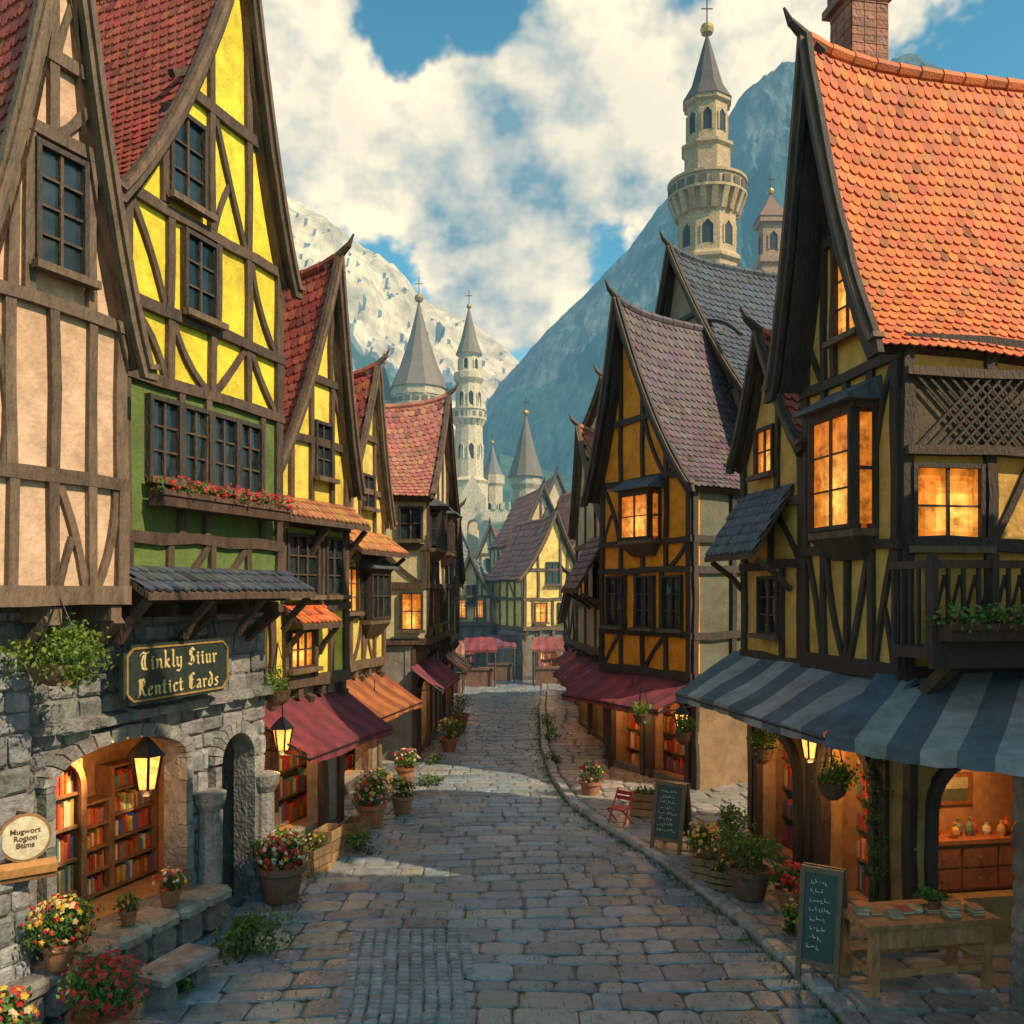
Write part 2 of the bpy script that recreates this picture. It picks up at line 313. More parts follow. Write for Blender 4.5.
def house(name,label,f,w,D,z1,eave,au,az,wc,tc,gc=(.2,.18,.16),ts=.2,gi=.12,oh=.22,ov=.35,rails=(),npost=5,wins=(),ops=(),sw=(),stone=False,tim=TIM,k=.42,chim=None,shades=None,gu=None,brace=.55,ridge_lift=.3,sidewall=None,cat='house',barge=.24,group='timber-framed houses lining the street'):
    e=thing(name,label,cat,f.p(0,0,0),group)
    ez=eave-.12
    def zr(u):
        if u<=au: t=(au-u)/(au+oh)
        else: t=(u-au)/(w+oh-au)
        t=min(1,max(0,t)); return az-(az-ez)*((1-k)*t+k*(1-(1-t)**2))
    m=M(); us=[0]+[au*i/5 for i in range(1,5)]+[au]+[au+(w-au)*i/5 for i in range(1,5)]+[w]
    outl=[(0,z1),(w,z1)]+[(u,zr(u)-.06) for u in us[::-1]]
    m.wall(f,outl,[],0,.2,wc)
    s=f.side(); zt=zr(0)-.06
    m.wall(s,[(.2,z1),(D,z1),(D,zt),(.2,zt)],[],0,.18,sidewall or wc)
    m.box(f,w-.18,w,.2,D,z1,zr(w)-.06,wc); m.box(f,.18,w-.18,D-.15,D,z1,min(zr(0),zr(w))-.1,wc)
    if shades:
        for z0_,z1_,c in shades: m.wall(f,[(.003,z0_),(w-.003,z0_),(w-.003,z1_),(.003,z1_)],[],-.006,-.001,c)
    m.build('wall',[STUC],e)
    m=M(); rl=[z1]+list(rails); bw=.12
    def hits(a,b,c,d,W_=wins): return any(not(b<x[0]-.08 or a>x[1]+.08 or d<x[2]-.08 or c>x[3]+.08) for x in W_)
    def span(z):
        lo,hi=0,w
        if z>min(zr(0),zr(w))-.1:
            n=60; ok=[w*i/n for i in range(n+1) if zr(w*i/n)-.1>z]
            if not ok: return None
            lo,hi=ok[0],ok[-1]
        return lo,hi
    for i,z in enumerate(rl):
        sp=span(z)
        if sp: m.beam(f,(sp[0]-.03,z),(sp[1]+.03,z),bw*1.5 if i==0 else bw,tim,.06)
    ups=[w*i/(npost-1) for i in range(npost)]; ups[0]=.06; ups[-1]=w-.06
    allz=rl+[az]
    for i in range(len(allz)-1):
        za,zb=allz[i],allz[i+1]
        for q,u in enumerate(ups):
            u2=u
            zt=min(zb,zr(u)-.08)
            if zt-za<.15: continue
            for x in wins:
                if x[0]-.06<u<x[1]+.06 and x[2]<zt and x[3]>za: u2=x[0]-.09 if u<(x[0]+x[1])/2 else x[1]+.09
            m.beam(f,(u2,za+bw/2),(u2+ru(-.02,.02),zt-.02),bw*(1.1 if q in(0,npost-1) else .8),tim,.05)
        for q in range(npost-1):
            a,b=ups[q]+.06,ups[q+1]-.06
            if R.random()<brace and zb-za>.35:
                if R.random()<.5: a,b=b,a
                c,d=za+.05,zb-.05
                top=min(d,zr(b)-.15)
                if top<c+.3 or hits(min(a,b),max(a,b),c,top): continue
                m.curve(f,(a,c),(b,top),ru(-.2,.2),.075,vary(tim,.2),.04)
                if R.random()<.25: m.curve(f,(b,c),((a+b)/2,(c+top)/2),ru(-.1,.1),.06,vary(tim,.2),.03)
    zt=zr(0)-.1
    sz=[z for z in rl if z<zt-.2]+[zt]
    for i,z in enumerate(sz): m.beam(s,(0,z),(D,z),bw*1.2,tim,.07)
    nn=max(2,int(D/.9)); 
    for i in range(nn+1):
        u=D*i/nn+.05
        for q in range(len(sz)-1):
            if hits(u,u,sz[q],sz[q+1],sw): continue
            m.beam(s,(u,sz[q]+.06),(u,sz[q+1]-.06),bw,tim,.06)
            if i<nn and R.random()<brace and not hits(u,u+D/nn,sz[q],sz[q+1],sw): m.curve(s,(u+.06,sz[q]+.05),(u+D/nn-.06,sz[q+1]-.08),ru(-.15,.15),.08,vary(tim,.2))
    if gi>.05:
        n=max(3,int(w/.55))
        for i in range(n):
            u=.12+(w-.3)*i/(n-1); m.box(f,u,u+.12,-.03,gi+.1,z1-.24,z1-.1,vary(tim,.3))
        for u in (.1,w*.5,w-.1):
            p=f.p(u,gi,0); g=F(p[:2],-f.V,f.U); m.path(g,[(-.02,z1-.6),(gi*.35,z1-.45),(gi+.02,z1-.22)],.11,-.06,.06,vary(tim,.2))
    m.build('timber_frame',[TIMB],e)
    m=M(); g0,g1=gu or (0,w); gf=f.sh(v=gi); gh=[arch(a,b,c,d,r) for a,b,c,d,r,*_ in ops if _[0]!='s']
    m.wall(gf,[(g0,0),(g1,0),(g1,z1-.12),(g0,z1-.12)],gh,0,.2,gc)
    gs=F(f.p(g0,0,0)[:2],f.V,f.U); sh=[arch(a,b,c,d,r) for a,b,c,d,r,*_ in ops if _[0]=='s']
    m.wall(gs,[(gi+.2,0),(D,0),(D,z1-.12),(gi+.2,z1-.12)],sh,.02,.2,gc)
    m.box(f,g1-.2,g1,gi+.2,D,0,z1-.12,gc); m.box(f,g0,g1,gi,D,z1-.12,z1,TIM2)
    m.build('ground_storey_wall',[STON if stone else STUC],e)
    if stone: stonework(e,gf,g0,g1,0,z1-.14,[(o[0],o[1],o[2],o[3],o[4]) for o in ops if o[5]!='s'])
    else:
        m=M()
        for u in ups: 
            if not any(o[0]-.1<u<o[1]+.1 and o[5]!='s' for o in ops): m.beam(gf,(u,0.01),(u,z1-.13),.15,tim,.05)
        for a,b,c,d,r,kd,*_ in ops:
            ff=gs.sh(v=.02) if kd=='s' else gf
            for u in (a-.06,b+.06): m.beam(ff,(u,.01),(u,d-r if r else d),.12,vary(tim),.09)
            if r:
                cc,h=(a+b)/2,(b-a)/2+.06; m.path(ff,[(cc+h*math.cos(math.pi*i/12),d-r+(r+.06)*math.sin(math.pi*i/12)) for i in range(13)],.12,-.1,.03,vary(tim))
            else: m.beam(ff,(a-.12,d+.06),(b+.12,d+.06),.13,tim,.08)
        m.beam(gf,(g0,.12),(g1,.12),.22,(.12,.11,.1),.05)
        m.build('ground_storey_frame',[TIMB],e)
    for a,b,c,d,r,kd,*x in ops:
        ff=gs.sh(v=.02) if kd=='s' else gf
        if kd in('room','s'): rroom(e,ff,a,b,c,d,x[0] if x else .45,(.5,.26,.1),e=x[1] if len(x)>1 else 18,shelf=kd!='s' and not stone)
        elif kd=='dark': rroom(e,ff,a,b,c,d,1.2,(.05,.045,.04),e=.4,shelf=False,pr=.25)
    m=M()
    for sd in (-1,1):
        wd=(au+oh) if sd<0 else (w+oh-au)
        L=math.hypot(wd,az-ez); sl=math.atan2(az-ez,wd); nu,nz=sd*math.sin(sl),math.cos(sl)
        def P(t,v,h,sd=sd,wd=wd,nu=nu,nz=nz):
            u=au+sd*wd*t; z=az-(az-ez)*((1-k)*t+k*(1-(1-t)**2))
            if h<0: h*=min(1,t*wd/.35)
            z+=ridge_lift*math.exp(-(v+ov)/.6)*(1-t)+.035*math.sin(v*1.9+t*3+az)*min(1,t*4)-.05*t*math.sin(math.pi*min(1,max(0,(v+ov)/(D+ov)))); return f.p(u+nu*h,v,z+nz*h)
        n=12; vv=[-ov,-ov+.2,-ov+.5,D*.15,D*.3,D*.45,D*.6,D*.8,D+.15]; nv=len(vv)-1; sh_=-.06
        for i in range(n):
            for q in range(nv):
                for h in (sh_,-.15):
                    m.add([P(i/n,vv[q],h),P((i+1)/n,vv[q],h),P((i+1)/n,vv[q+1],h),P(i/n,vv[q+1],h)],[(0,1,2,3)],tim,1)
            m.add([P(i/n,D+.15,sh_),P((i+1)/n,D+.15,sh_),P((i+1)/n,D+.15,-.15),P(i/n,D+.15,-.15)],[(0,1,2,3)],tim,1)
        for q in range(nv): m.add([P(1,vv[q],-.005),P(1,vv[q+1],-.005),P(1,vv[q+1],-.15),P(1,vv[q],-.15)],[(0,1,2,3)],tim,1)
        tiles(m,P,L,-ov,D+.15,ts,tc)
    nr=int((D+ov)/.3)
    for i in range(nr):
        v=-ov+i*.3; l1=ridge_lift*math.exp(-(v+ov)/.6); l2=ridge_lift*math.exp(-(v+.3+ov)/.6)
        m.rod(f.p(au,v,az+l1),f.p(au,v+.31,az+l2),.1,vary(tc,.2),0,8,.085)
    ro=m.build('roof',[TILE,TIMB],e,norm=False)
    m=M()
    for sd in (-1,1):
        wd=(au+oh+.03) if sd<0 else (w+oh-au+.03); pts=[]
        for i in range(13):
            t=i/12; z=az-(az-ez)*((1-k)*t+k*(1-(1-t)**2))+ridge_lift*(1-t); pts.append((au+sd*wd*t,z-.03))
        pts.append((pts[-1][0]+sd*.1,pts[-1][1]+.03))
        m.path(f,pts,barge,-ov-.07-(.004 if sd>0 else 0),-ov-.0,vary(tim,.1))
        m.path(f,[(a,b+barge*.38) for a,b in pts],.06,-ov-.11-(.004 if sd>0 else 0),-ov+.02,vary(TIM2,.1))
    m.rod(f.p(au,-ov+.2,az+ridge_lift-.15),f.p(au,-ov-.22,az+ridge_lift+.2),.1,tim,0,7,.05); m.rod(f.p(au,-ov-.2,az+ridge_lift+.17),f.p(au,-ov-.3,az+ridge_lift+.36),.05,tim,0,6,.015)
    m.build('bargeboard',[TIMB],e)
    if chim:
        for cu,cv,cz0,cz1,cw in chim:
            m=M(); n=int((cz1-cz0)/.1)
            for i in range(n):
                z=cz0+i*(cz1-cz0)/n; j=ru(0,.012)
                for q in range(3):
                    m.box(f,cu+cw*q/3+.004,cu+cw*(q+1)/3-.004,cv-j,cv+cw,z+.004,z+(cz1-cz0)/n-.004,vary((.36,.14,.08),.3)); m.box(f,cu-.008-j,cu+.0,cv+cw*q/3+.004,cv+cw*(q+1)/3-.004,z+.004,z+(cz1-cz0)/n-.004,vary((.36,.14,.08),.3))
            m.box(f,cu+.01,cu+cw-.01,cv+.01,cv+cw-.01,cz0,cz1,(.2,.17,.15))
            m.box(f,cu-.08,cu+cw+.08,cv-.08,cv+cw+.08,cz1,cz1+.1,(.3,.15,.1)); m.box(f,cu-.03,cu+cw+.03,cv-.03,cv+cw+.03,cz1+.1,cz1+.3,(.28,.11,.07)); m.box(f,cu-.1,cu+cw+.1,cv-.1,cv+cw+.1,cz1+.3,cz1+.38,(.3,.15,.1))
            m.build('chimney',[STON],ro)
    for a in wins: window(e,f,*a[:4],*(a[4:] or ()))
    for a in sw: window(e,s,*a[:4],*(a[4:] or ()))
    return e
def stonework(e,gf,g0,g1,z0,z1,ops):
    m=M(); z=z0+.01
    def P(a,b,h): return gf.p(a,-h,b)
    while z<z1-.08:
        h=min(ru(.17,.3),z1-z); u=g0-ru(0,.3)
        while u<g1:
            l=ru(.22,.5); a,b=max(g0,u),min(g1,u+l); u+=l
            if b-a<.06: continue
            segs=[(a,b)]
            for o in ops:
                c,hw=(o[0]+o[1])/2,(o[1]-o[0])/2
                zm=z+h/2
                if z+h<o[2]-.01 or zm>o[3]+.16: continue
                if zm>o[3]-o[4] and o[4]>0:
                    q=(zm-(o[3]-o[4]))/(o[4]+.18); x=(hw+.18)*math.sqrt(max(0,1-q*q))
                else: x=hw+.16
                if zm>o[3]+.1 and o[4]<=0: continue
                ns=[]
                for p,q2 in segs:
                    if q2<=c-x or p>=c+x: ns.append((p,q2)); continue
                    if p<c-x: ns.append((p,c-x))
                    if q2>c+x: ns.append((c+x,q2))
                segs=ns
            for p,q2 in segs:
                if q2-p>.07: stone8(m,P,p+.008,q2-.008,z+.008,z+h-.008,-.01,ru(.03,.075),vary((.24,.235,.23),.35))
        z+=h
    for o in ops:
        c,hw=(o[0]+o[1])/2,(o[1]-o[0])/2; n=max(13,int((o[1]-o[0])/.13))
        if o[4]>0:
            for i in range(n):
                t0,t1=math.pi*i/n+.015,math.pi*(i+1)/n-.015; vs=[]
                for vv in (-.12,.02):
                    for t,rr in ((t0,0),(t1,0),(t1,.15),(t0,.15)): vs.append(gf.p(c+(hw+rr)*math.cos(t),vv,o[3]-o[4]+(o[4]+rr)*math.sin(t)))
                m.hexa(vs,vary((.27,.25,.23),.25))
        zz=max(o[2],.02)
        while zz<o[3]-o[4]-.05:
            h=min(.26,o[3]-o[4]-zz)
            for x in (o[0]-.12,o[1]): m.box(gf,x+.004,x+.116,-.11-ru(0,.02),.02,zz+.005,zz+h-.005,vary((.24,.225,.21),.3))
            zz+=h
    m.build('stone_blocks',[STON],e)
# ------------------------------------------------------------------ plants & props
RED=[(.6,.03,.02),(.65,.06,.04),(.5,.02,.05)]; YEL=[(.75,.5,.05),(.7,.35,.03),(.8,.6,.3)]; MIX=RED+YEL+[(.7,.3,.4),(.8,.75,.7)]
def pot(x,y,z,r,h,fr,fh,cols=None,n=500,lab='terracotta pot of leafy green plants',col=(.1,.21,.035),pc=(.34,.14,.07),leaf=.06):
    e=thing('potted_plant',lab,'potted plant',(x,y,z),'potted plants along the street'); m=M()
    m.lathe((x,y,z),[(r*.55,0),(r*.7,h*.1),(r*.85,h*.5),(r*.92,h*.8),(r*1.08,h*.84),(r*1.1,h),(r*.95,h),(r*.9,h*.85)],18,pc); m.build('pot',[PAIN],e)
    m=M(); c=(x,y,z+h+fh*.42); m.leaves(c,(fr,fr,fh*.55),n,leaf,col,clump=10)
    for i in range(5): m.rod((x,y,z+h*.8),(x+ru(-.5,.5)*fr,y+ru(-.5,.5)*fr,z+h+fh*ru(.4,.8)),.008,(.06,.1,.03))
    m.build('foliage',[LEAF],e,norm=False)
    if cols: m=M(); m.flowers(c,(fr,fr,fh*.55),int(n*.13),leaf*1.1,cols); m.build('flowers',[LEAF],e,norm=False,kind='stuff')
def bush(x,y,z,r,h,n=300,lab='low green shrub growing beside the paving',cols=None,col=(.09,.19,.035)):
    m=M(); m.leaves((x,y,z+h*.45),(r,r,h*.55),n,.06,col,clump=9)
    for i in range(6): m.rod((x,y,z),(x+ru(-.6,.6)*r,y+ru(-.6,.6)*r,z+h*.6),.008,(.08,.07,.03))
    if cols: m.flowers((x,y,z+h*.45),(r,r,h*.5),int(n*.1),.06,cols)
    m.build('shrub',[LEAF],None,loc=(x,y,z),norm=False,label=lab,category='shrub',group='shrubs along the street')
def basket(x,y,z,r,top,n=600,cols=None,lab='hanging basket of trailing green leaves'):
    e=thing('hanging_basket',lab,'hanging plant',(x,y,z),'hanging baskets'); m=M()
    m.lathe((x,y,z-.2),[(r*.25,0),(r*.55,.06),(r*.7,.2),(r*.6,.2)],14,(.12,.06,.03)); m.build('basket',[PAIN],e)
    m=M()
    for i in range(3):
        t=i*2.1; m.rod((x+math.cos(t)*r*.65,y+math.sin(t)*r*.65,z),(x,y,top),.007,IRON)
    m.build('chain',[META],e,kind='stuff'); m=M(); m.leaves((x,y,z+.1),(r,r,r*.8),n,.05,(.18,.28,.03),clump=16); m.build('foliage',[LEAF],e,norm=False)
    if cols: m=M(); m.flowers((x,y,z+.08),(r,r,r*.8),60,.05,cols); m.build('flowers',[LEAF],e,norm=False,kind='stuff')
def fbox(f,u0,u1,v,z,cols,h=.16,n=500,lab='wooden window box overflowing with flowers',r=.16):
    e=thing('flower_box',lab,'flower box',f.p((u0+u1)/2,v,z),'flower boxes'); m=M(); m.box(f,u0,u1,v-.2,v,z,z+h,(.08,.04,.025))
    m.box(f,u0-.02,u1+.02,v-.22,v-.2,z+h-.05,z+h+.01,(.12,.06,.04)); m.build('box',[TIMB],e); m=M();q=M(); k=int((u1-u0)/.22)+1
    for i in range(k):
        c=f.p(u0+(u1-u0)*(i+.5)/k,v-.12,z+h+.05); rr=r*ru(.8,1.2); m.leaves(c,(rr,rr,rr*.65),n//k,.04,(.09,.19,.03),clump=5)
        if cols: q.flowers(c,(rr,rr,rr*.7),int(n/k*.3),.042,cols)
    m.build('foliage',[LEAF],e,norm=False)
    if cols: q.build('flowers',[LEAF],e,norm=False,kind='stuff')
def lantern(x,y,z,s=1,en=25,top=None,lab='lit iron lantern with warm glass hanging outside a shop'):
    e=thing('lantern',lab,'lantern',(x,y,z),'lit lanterns'); m=M(); r=.12*s;h=.3*s
    m.lathe((x,y,z),[(r*.3,-.06*s),(r*.75,0)],6,IRON); m.lathe((x,y,z+h),[(r*1.45,0),(r*.7,.1*s),(r*.2,.16*s)],6,IRON)
    for i in range(6):
        t=i*math.pi/3; m.rod((x+math.cos(t)*r*.72,y+math.sin(t)*r*.72,z),(x+math.cos(t)*r*1.15,y+math.sin(t)*r*1.15,z+h),.014*s,IRON)
    m.rod((x,y,z+h+.12*s),(x,y,top or z+h+.35*s),.009,IRON); m.build('frame',[META],e)
    m=M(); m.lathe((x,y,z),[(r*.66,.01),(r*.87,h*.5),(r*1.08,h-.01)],6,(1,.38,.07)); m.build('glass',[LAMP],e)
    light((x,y,z-.12*s),en,parent=e)
def text(body,size,o,right,up,nrm,col,parent,name='lettering',m=None,sx=1,shear=0):
    c=bpy.data.curves.new('t','FONT'); c.body=body; c.size=size; c.extrude=.004; c.align_x='CENTER'; c.align_y='CENTER'; c.offset=size*.012; c.space_line=.95; c.shear=shear
    t=bpy.data.objects.new('t',c); sc.collection.objects.link(t); bpy.context.view_layer.update()
    me=bpy.data.meshes.new_from_object(t.evaluated_get(bpy.context.evaluated_depsgraph_get())); bpy.data.objects.remove(t)
    r,u,n=Vector(right).normalized(),Vector(up).normalized(),Vector(nrm).normalized(); o=Vector(o); po=Vector(parent['_o'])
    for v in me.vertices: v.co=o+r*v.co.x*sx+u*v.co.y+n*v.co.z-po
    ca=me.color_attributes.new('Col','FLOAT_COLOR','CORNER'); ca.data.foreach_set('color',list((*col,1))*len(me.loops))
    me.materials.clear(); me.materials.append(m or PAIN); ob=bpy.data.objects.new(name,me); sc.collection.objects.link(ob); ob.parent=parent; ob['kind']='stuff'
# pen-stroke lettering: broad-nib strokes in a blackletter manner (unit cell: width .6, x-height .5, cap 1)
GL={'i':([[(.1,.5),(.18,.44),(.18,.08),(.26,0)],[(.14,.66),(.22,.6)]],.36),'n':([[(.08,.5),(.15,.44),(.15,.02)],[(.15,.4),(.3,.5),(.4,.42),(.4,.08),(.47,0)]],.56),
'k':([[(.1,.92),(.16,.86),(.16,.02)],[(.16,.28),(.34,.48),(.4,.38),(.18,.26)],[(.22,.26),(.36,.06),(.46,0)]],.54),'l':([[(.1,.94),(.17,.88),(.17,.08),(.26,0)]],.34),
'y':([[(.08,.5),(.14,.44),(.14,.1),(.26,0),(.4,.1)],[(.34,.5),(.41,.44),(.41,-.1),(.28,-.26),(.12,-.2)]],.56),'u':([[(.08,.5),(.15,.44),(.15,.08),(.26,0),(.38,.1)],[(.33,.5),(.4,.44),(.4,.08),(.48,0)]],.58),
'r':([[(.08,.5),(.15,.44),(.15,.08),(.22,0)],[(.15,.38),(.28,.5),(.38,.42)]],.44),'e':([[(.12,.26),(.36,.34),(.34,.46),(.24,.5),(.12,.38),(.12,.1),(.24,0),(.38,.08)]],.48),
't':([[(.18,.72),(.18,.08),(.28,0),(.36,.06)],[(.06,.48),(.34,.48)]],.42),'c':([[(.36,.42),(.24,.5),(.12,.38),(.12,.1),(.24,0),(.36,.08)]],.44),
'a':([[(.12,.46),(.26,.5),(.36,.42),(.36,.08),(.44,0)],[(.36,.28),(.16,.22),(.12,.1),(.2,0),(.36,.1)]],.52),'d':([[(.2,.86),(.38,.6),(.38,.1),(.26,0),(.12,.1),(.12,.36),(.24,.48),(.38,.4)]],.54),
's':([[(.36,.44),(.22,.5),(.12,.4),(.34,.16),(.24,0),(.08,.06)]],.46),'T':([[(.04,.78),(.16,.92),(.4,.84),(.6,.92)],[(.34,.86),(.3,.5),(.34,.1),(.46,0)],[(.2,.74),(.1,.4),(.16,.1),(.34,.02)]],.66),
'S':([[(.5,.8),(.34,.94),(.16,.82),(.18,.6),(.44,.4),(.48,.16),(.3,0),(.08,.1)],[(.3,.8),(.3,.2)]],.62),'R':([[(.06,.86),(.16,.92),(.16,.08),(.06,0)],[(.16,.86),(.38,.94),(.48,.76),(.38,.54),(.18,.5)],[(.26,.5),(.42,.1),(.56,0)],[(.28,.84),(.28,.5)]],.64),
'E':([[(.5,.84),(.34,.94),(.14,.78),(.14,.14),(.32,0),(.52,.12)],[(.14,.5),(.42,.52)],[(.28,.84),(.28,.14)]],.6)}
def blackletter(body,size,f,cu,v,z,col,par,mi=None,wfit=None):
    tot=sum(GL[c][1] if c in GL else .34 for c in body); sx=size if not wfit else wfit/tot; x=cu-tot*sx/2; m=M(); kk=0
    for ch in body:
        if ch not in GL: x+=.34*sx; continue
        for st in GL[ch][0]:
            pts=[(x+p[0]*sx,z+p[1]*size) for p in st]
            a,b=.045*sx*1.15,.055*size
            for p,q in zip(pts,pts[1:]):
                kk+=1; o=.0006*(kk%5); nib=(a,b*.75)
                m.hexa([f.p(p[0]-nib[0],v-o,p[1]-nib[1]),f.p(p[0]+nib[0],v-o,p[1]+nib[1]),f.p(p[0]+nib[0],v+.006,p[1]+nib[1]),f.p(p[0]-nib[0],v+.006,p[1]-nib[1]),f.p(q[0]-nib[0],v-o,q[1]-nib[1]),f.p(q[0]+nib[0],v-o,q[1]+nib[1]),f.p(q[0]+nib[0],v+.006,q[1]+nib[1]),f.p(q[0]-nib[0],v+.006,q[1]-nib[1])],col)
        x+=GL[ch][1]*sx
    m.build('lettering',[PAIN],par,kind='stuff')
# ------------------------------------------------------------------ THE STREET HOUSES
PINK=(.68,.44,.29); YELL=(.86,.66,.05); GRN=(.12,.17,.04); REDT=(.38,.075,.04); ORT=(.68,.17,.045); OCH=(.74,.44,.11); PURP=(.13,.085,.095); SLAT=(.06,.07,.09)
a1=math.radians(24); U1=Vector((math.sin(a1),math.cos(a1)))
o1=Vector((-3.74,8.68))-U1*1.62
fL1=LF(o1.x,o1.y,24); house('pink_house','pink plaster half-timbered house with steep red gable roof',fL1,1.62,4,3.95,6.25,.9,10.1,PINK,REDT,ts=.13,gi=.4,ov=.1,barge=.15,oh=.12,rails=(5.0,6.5,8.0,8.7),npost=5,wins=[(.66,1.1,6.85,7.85,0,2,4)],gu=(.5,.9),tim=(.15,.095,.06),stone=True,brace=.4)
fL2=LF(-3.91,8.95,19); eL2=house('yellow_house','bright yellow half-timbered house over green storey, red roof',fL2,2.8,5,3.95,8.0,1.9,11.5,YELL,REDT,gc=(.22,.21,.19),ts=.14,gi=.45,ov=.12,oh=.12,barge=.16,
  rails=(4.55,6.2,6.95,8.05,9.5),npost=5,wins=[(.4+i*.5,.8+i*.5,5.2,5.98,0,2,3) for i in range(4)]+[(.72,1.22,8.25,9.15,0,2,3),(.95,1.42,7.08,7.9,0,2,3)],shades=[(3.97,6.17,GRN)],
  gu=(-2.6,3.1),stone=True,ops=[(-.45,1.42,.5,2.42,.3,'room',.8,24),(2.08,2.74,.02,2.2,.33,'dark')],brace=.6)
pent(eL2,fL2,-.1,2.95,4.25,3.98,.45,SLAT,.15)
fbox(fL2,.3,2.6,-.1,4.86,RED,lab='long window box of red geraniums on green storey',n=1100)
bf=fL2.sh(v=.45); m=M()
for i in range(13):
    u=-2.6+i*.44; stone8(m,lambda a,b,h:bf.p(a,-h,b),u,min(u+.43,3.15),2.6+ru(-.01,.01),2.74,-.02,.2,vary((.25,.23,.21),.2))
m.build('string_course',[STON],eL2)
m=M()
for i in range(10):
    u=-2.6+i*.44
    stone8(m,lambda a,b,h:bf.p(a,-b,h),u,u+.43,-.03,.5,.4,.52,vary((.27,.25,.22),.2)); stone8(m,lambda a,b,h:bf.p(a,-h,b),u,u+.43,.05,.4,-.02,.43,vary((.22,.2,.19),.2))
m.build('plinth',[STON],eL2)
m=M()
for u in (1.82,2.95):
    p=bf.p(u,-.12,0); m.lathe(p,[(.24,0),(.24,.18),(.17,.26),(.15,.4),(.13,1.35),(.19,1.45),(.21,1.58),(.15,1.6)],12,(.24,.225,.21))
m.build('column',[STON],eL2,kind='stuff')
bookcase(bf,-.4,.18,.46,.52,2.25,5,'arched wooden bookcase of red and brown books',archt=1); bookcase(bf,.5,1.15,.98,.52,1.6,4); bookcase(bf,1.23,1.92,.98,.52,1.95,5)
bookcase(bf,-.0,.42,.98,.52,1.95,5)
lantern(*bf.p(.9,.0,1.8),s=1.25,en=9,top=2.4,lab='large lit lantern hanging in the bookshop opening')
e=thing('shop_sign','dark wooden shop sign with gold lettering and border','sign',bf.p(1.0,-.35,3.15)); m=M(); a,b,c,d=.1,1.8,2.82,3.44; v0,v1=-.42,-.36
m.box(bf,a+.1,b-.1,v0,v1,c,d,(.022,.035,.028)); m.box(bf,a,b,v0+.005,v1-.003,c+.08,d-.08,(.022,.035,.028))
G=(.36,.22,.07)
m.path(bf,[(a+.04,c+.12),(a+.13,c+.04),(b-.13,c+.04),(b-.04,c+.12),(b-.04,d-.12),(b-.13,d-.04),(a+.13,d-.04),(a+.04,d-.12),(a+.04,c+.12)],.02,v0-.015,v0+.01,G,0)
for u in (a+.2,b-.2): m.rod(bf.p(u,-.39,d),bf.p(u,-.3,3.85),.012,IRON)
m.build('board',[PAIN],e)
blackletter('Tinkly Siiur',.2,bf,(a+b)/2,v0-.006,3.17,(.7,.5,.2),e,wfit=1.25); blackletter('Rentict Eards',.19,bf,(a+b)/2,v0-.006,2.9,(.7,.5,.2),e,wfit=1.32)
p=Vector((-4.33,8.0,1.8)); e=thing('round_sign','round cream sign with brown lettering on orange wooden base','sign',tuple(p)); m=M(); n0=Vector((.6,-.8,0)).normalized(); rt=Vector((.8,.6,0)).normalized()
m.rod(p-n0*.02,p+n0*.02,.215,(.3,.15,.06),0,28); m.rod(p+n0*.02,p+n0*.028,.19,(.68,.55,.35),0,28)
q=p+Vector((0,0,-.28)); m.rod(q-rt*.25,q+rt*.25,.075,(.45,.2,.06)); m.rod(q-rt*.25-Vector((0,0,.08)),q+rt*.25-Vector((0,0,.08)),.03,(.25,.1,.04)); m.rod(p+Vector((0,0,.21)),p+Vector((-.5,.25,.21)),.02,DK); m.rod(q+rt*.1,q+Vector((-.4,.4,0)),.025,DK); m.build('board',[PAIN],e)
text('Mugwort\nRogion\nBtims',.066,p+n0*.03,rt,(0,0,1),n0,(.12,.05,.03),e)
# L3
fL3=LF(-3.5,12.9,20); eL3=house('green_yellow_house','yellow and green half-timbered house with red tiled gable roof',fL3,2.2,5,2.6,5.7,1.65,9.0,(.8,.6,.08),REDT,gc=(.3,.25,.19),ts=.16,gi=.12,ov=.15,oh=.12,barge=.18,rails=(3.75,5.0,6.3,7.3),npost=5,
  wins=[(.43,1.2,3.95,4.8,0,3,3),(1.5,1.95,3.95,4.8,0,2,3),(.5,1.1,2.85,3.35,1,3,2),(1.2,1.6,5.8,6.6,0,2,3)],shades=[(3.8,5.0,(.32,.36,.06))],ops=[(.3,1.5,.3,2.0,.3,'room')])
pent(eL3,fL3,-.1,2.3,5.4,5.05,.4,(.4,.16,.06),.16); pent(eL3,fL3,.3,1.4,3.8,3.5,.4,ORT,.14)
awning(eL3,fL3.p(-.4,.1,2.35),fL3.p(2.3,.1,2.35),fL3.p(-.4,-.95,1.75),fL3.p(2.3,-.8,1.78),[(.25,.045,.055),(.17,.035,.045)],14)
lantern(-3.15,12.35,1.8,1,14,top=2.6)
fL4=LF(-3.3,17.0,14); eL4=house('ochre_house','ochre half-timbered house with red roof and canvas awnings',fL4,2.3,5,2.5,5.5,1.6,8.3,(.75,.56,.13),(.44,.09,.05),gc=(.28,.24,.18),ts=.18,gi=.1,ov=.12,oh=.1,barge=.16,rails=(3.5,4.6,6.0,7.1),npost=5,
  wins=[(.3,.8,3.6,4.4,1,2,3),(1.1,1.6,5.7,6.3,0,2,2)],ops=[(.3,1.5,.3,1.8,.3,'room')],tim=TIM2)
pent(eL4,fL4,-.1,2.4,5.2,4.75,.55,(.55,.22,.07),.18); oriel(eL4,fL4,1.1,2.0,3.45,4.3,.25,0,3,2)
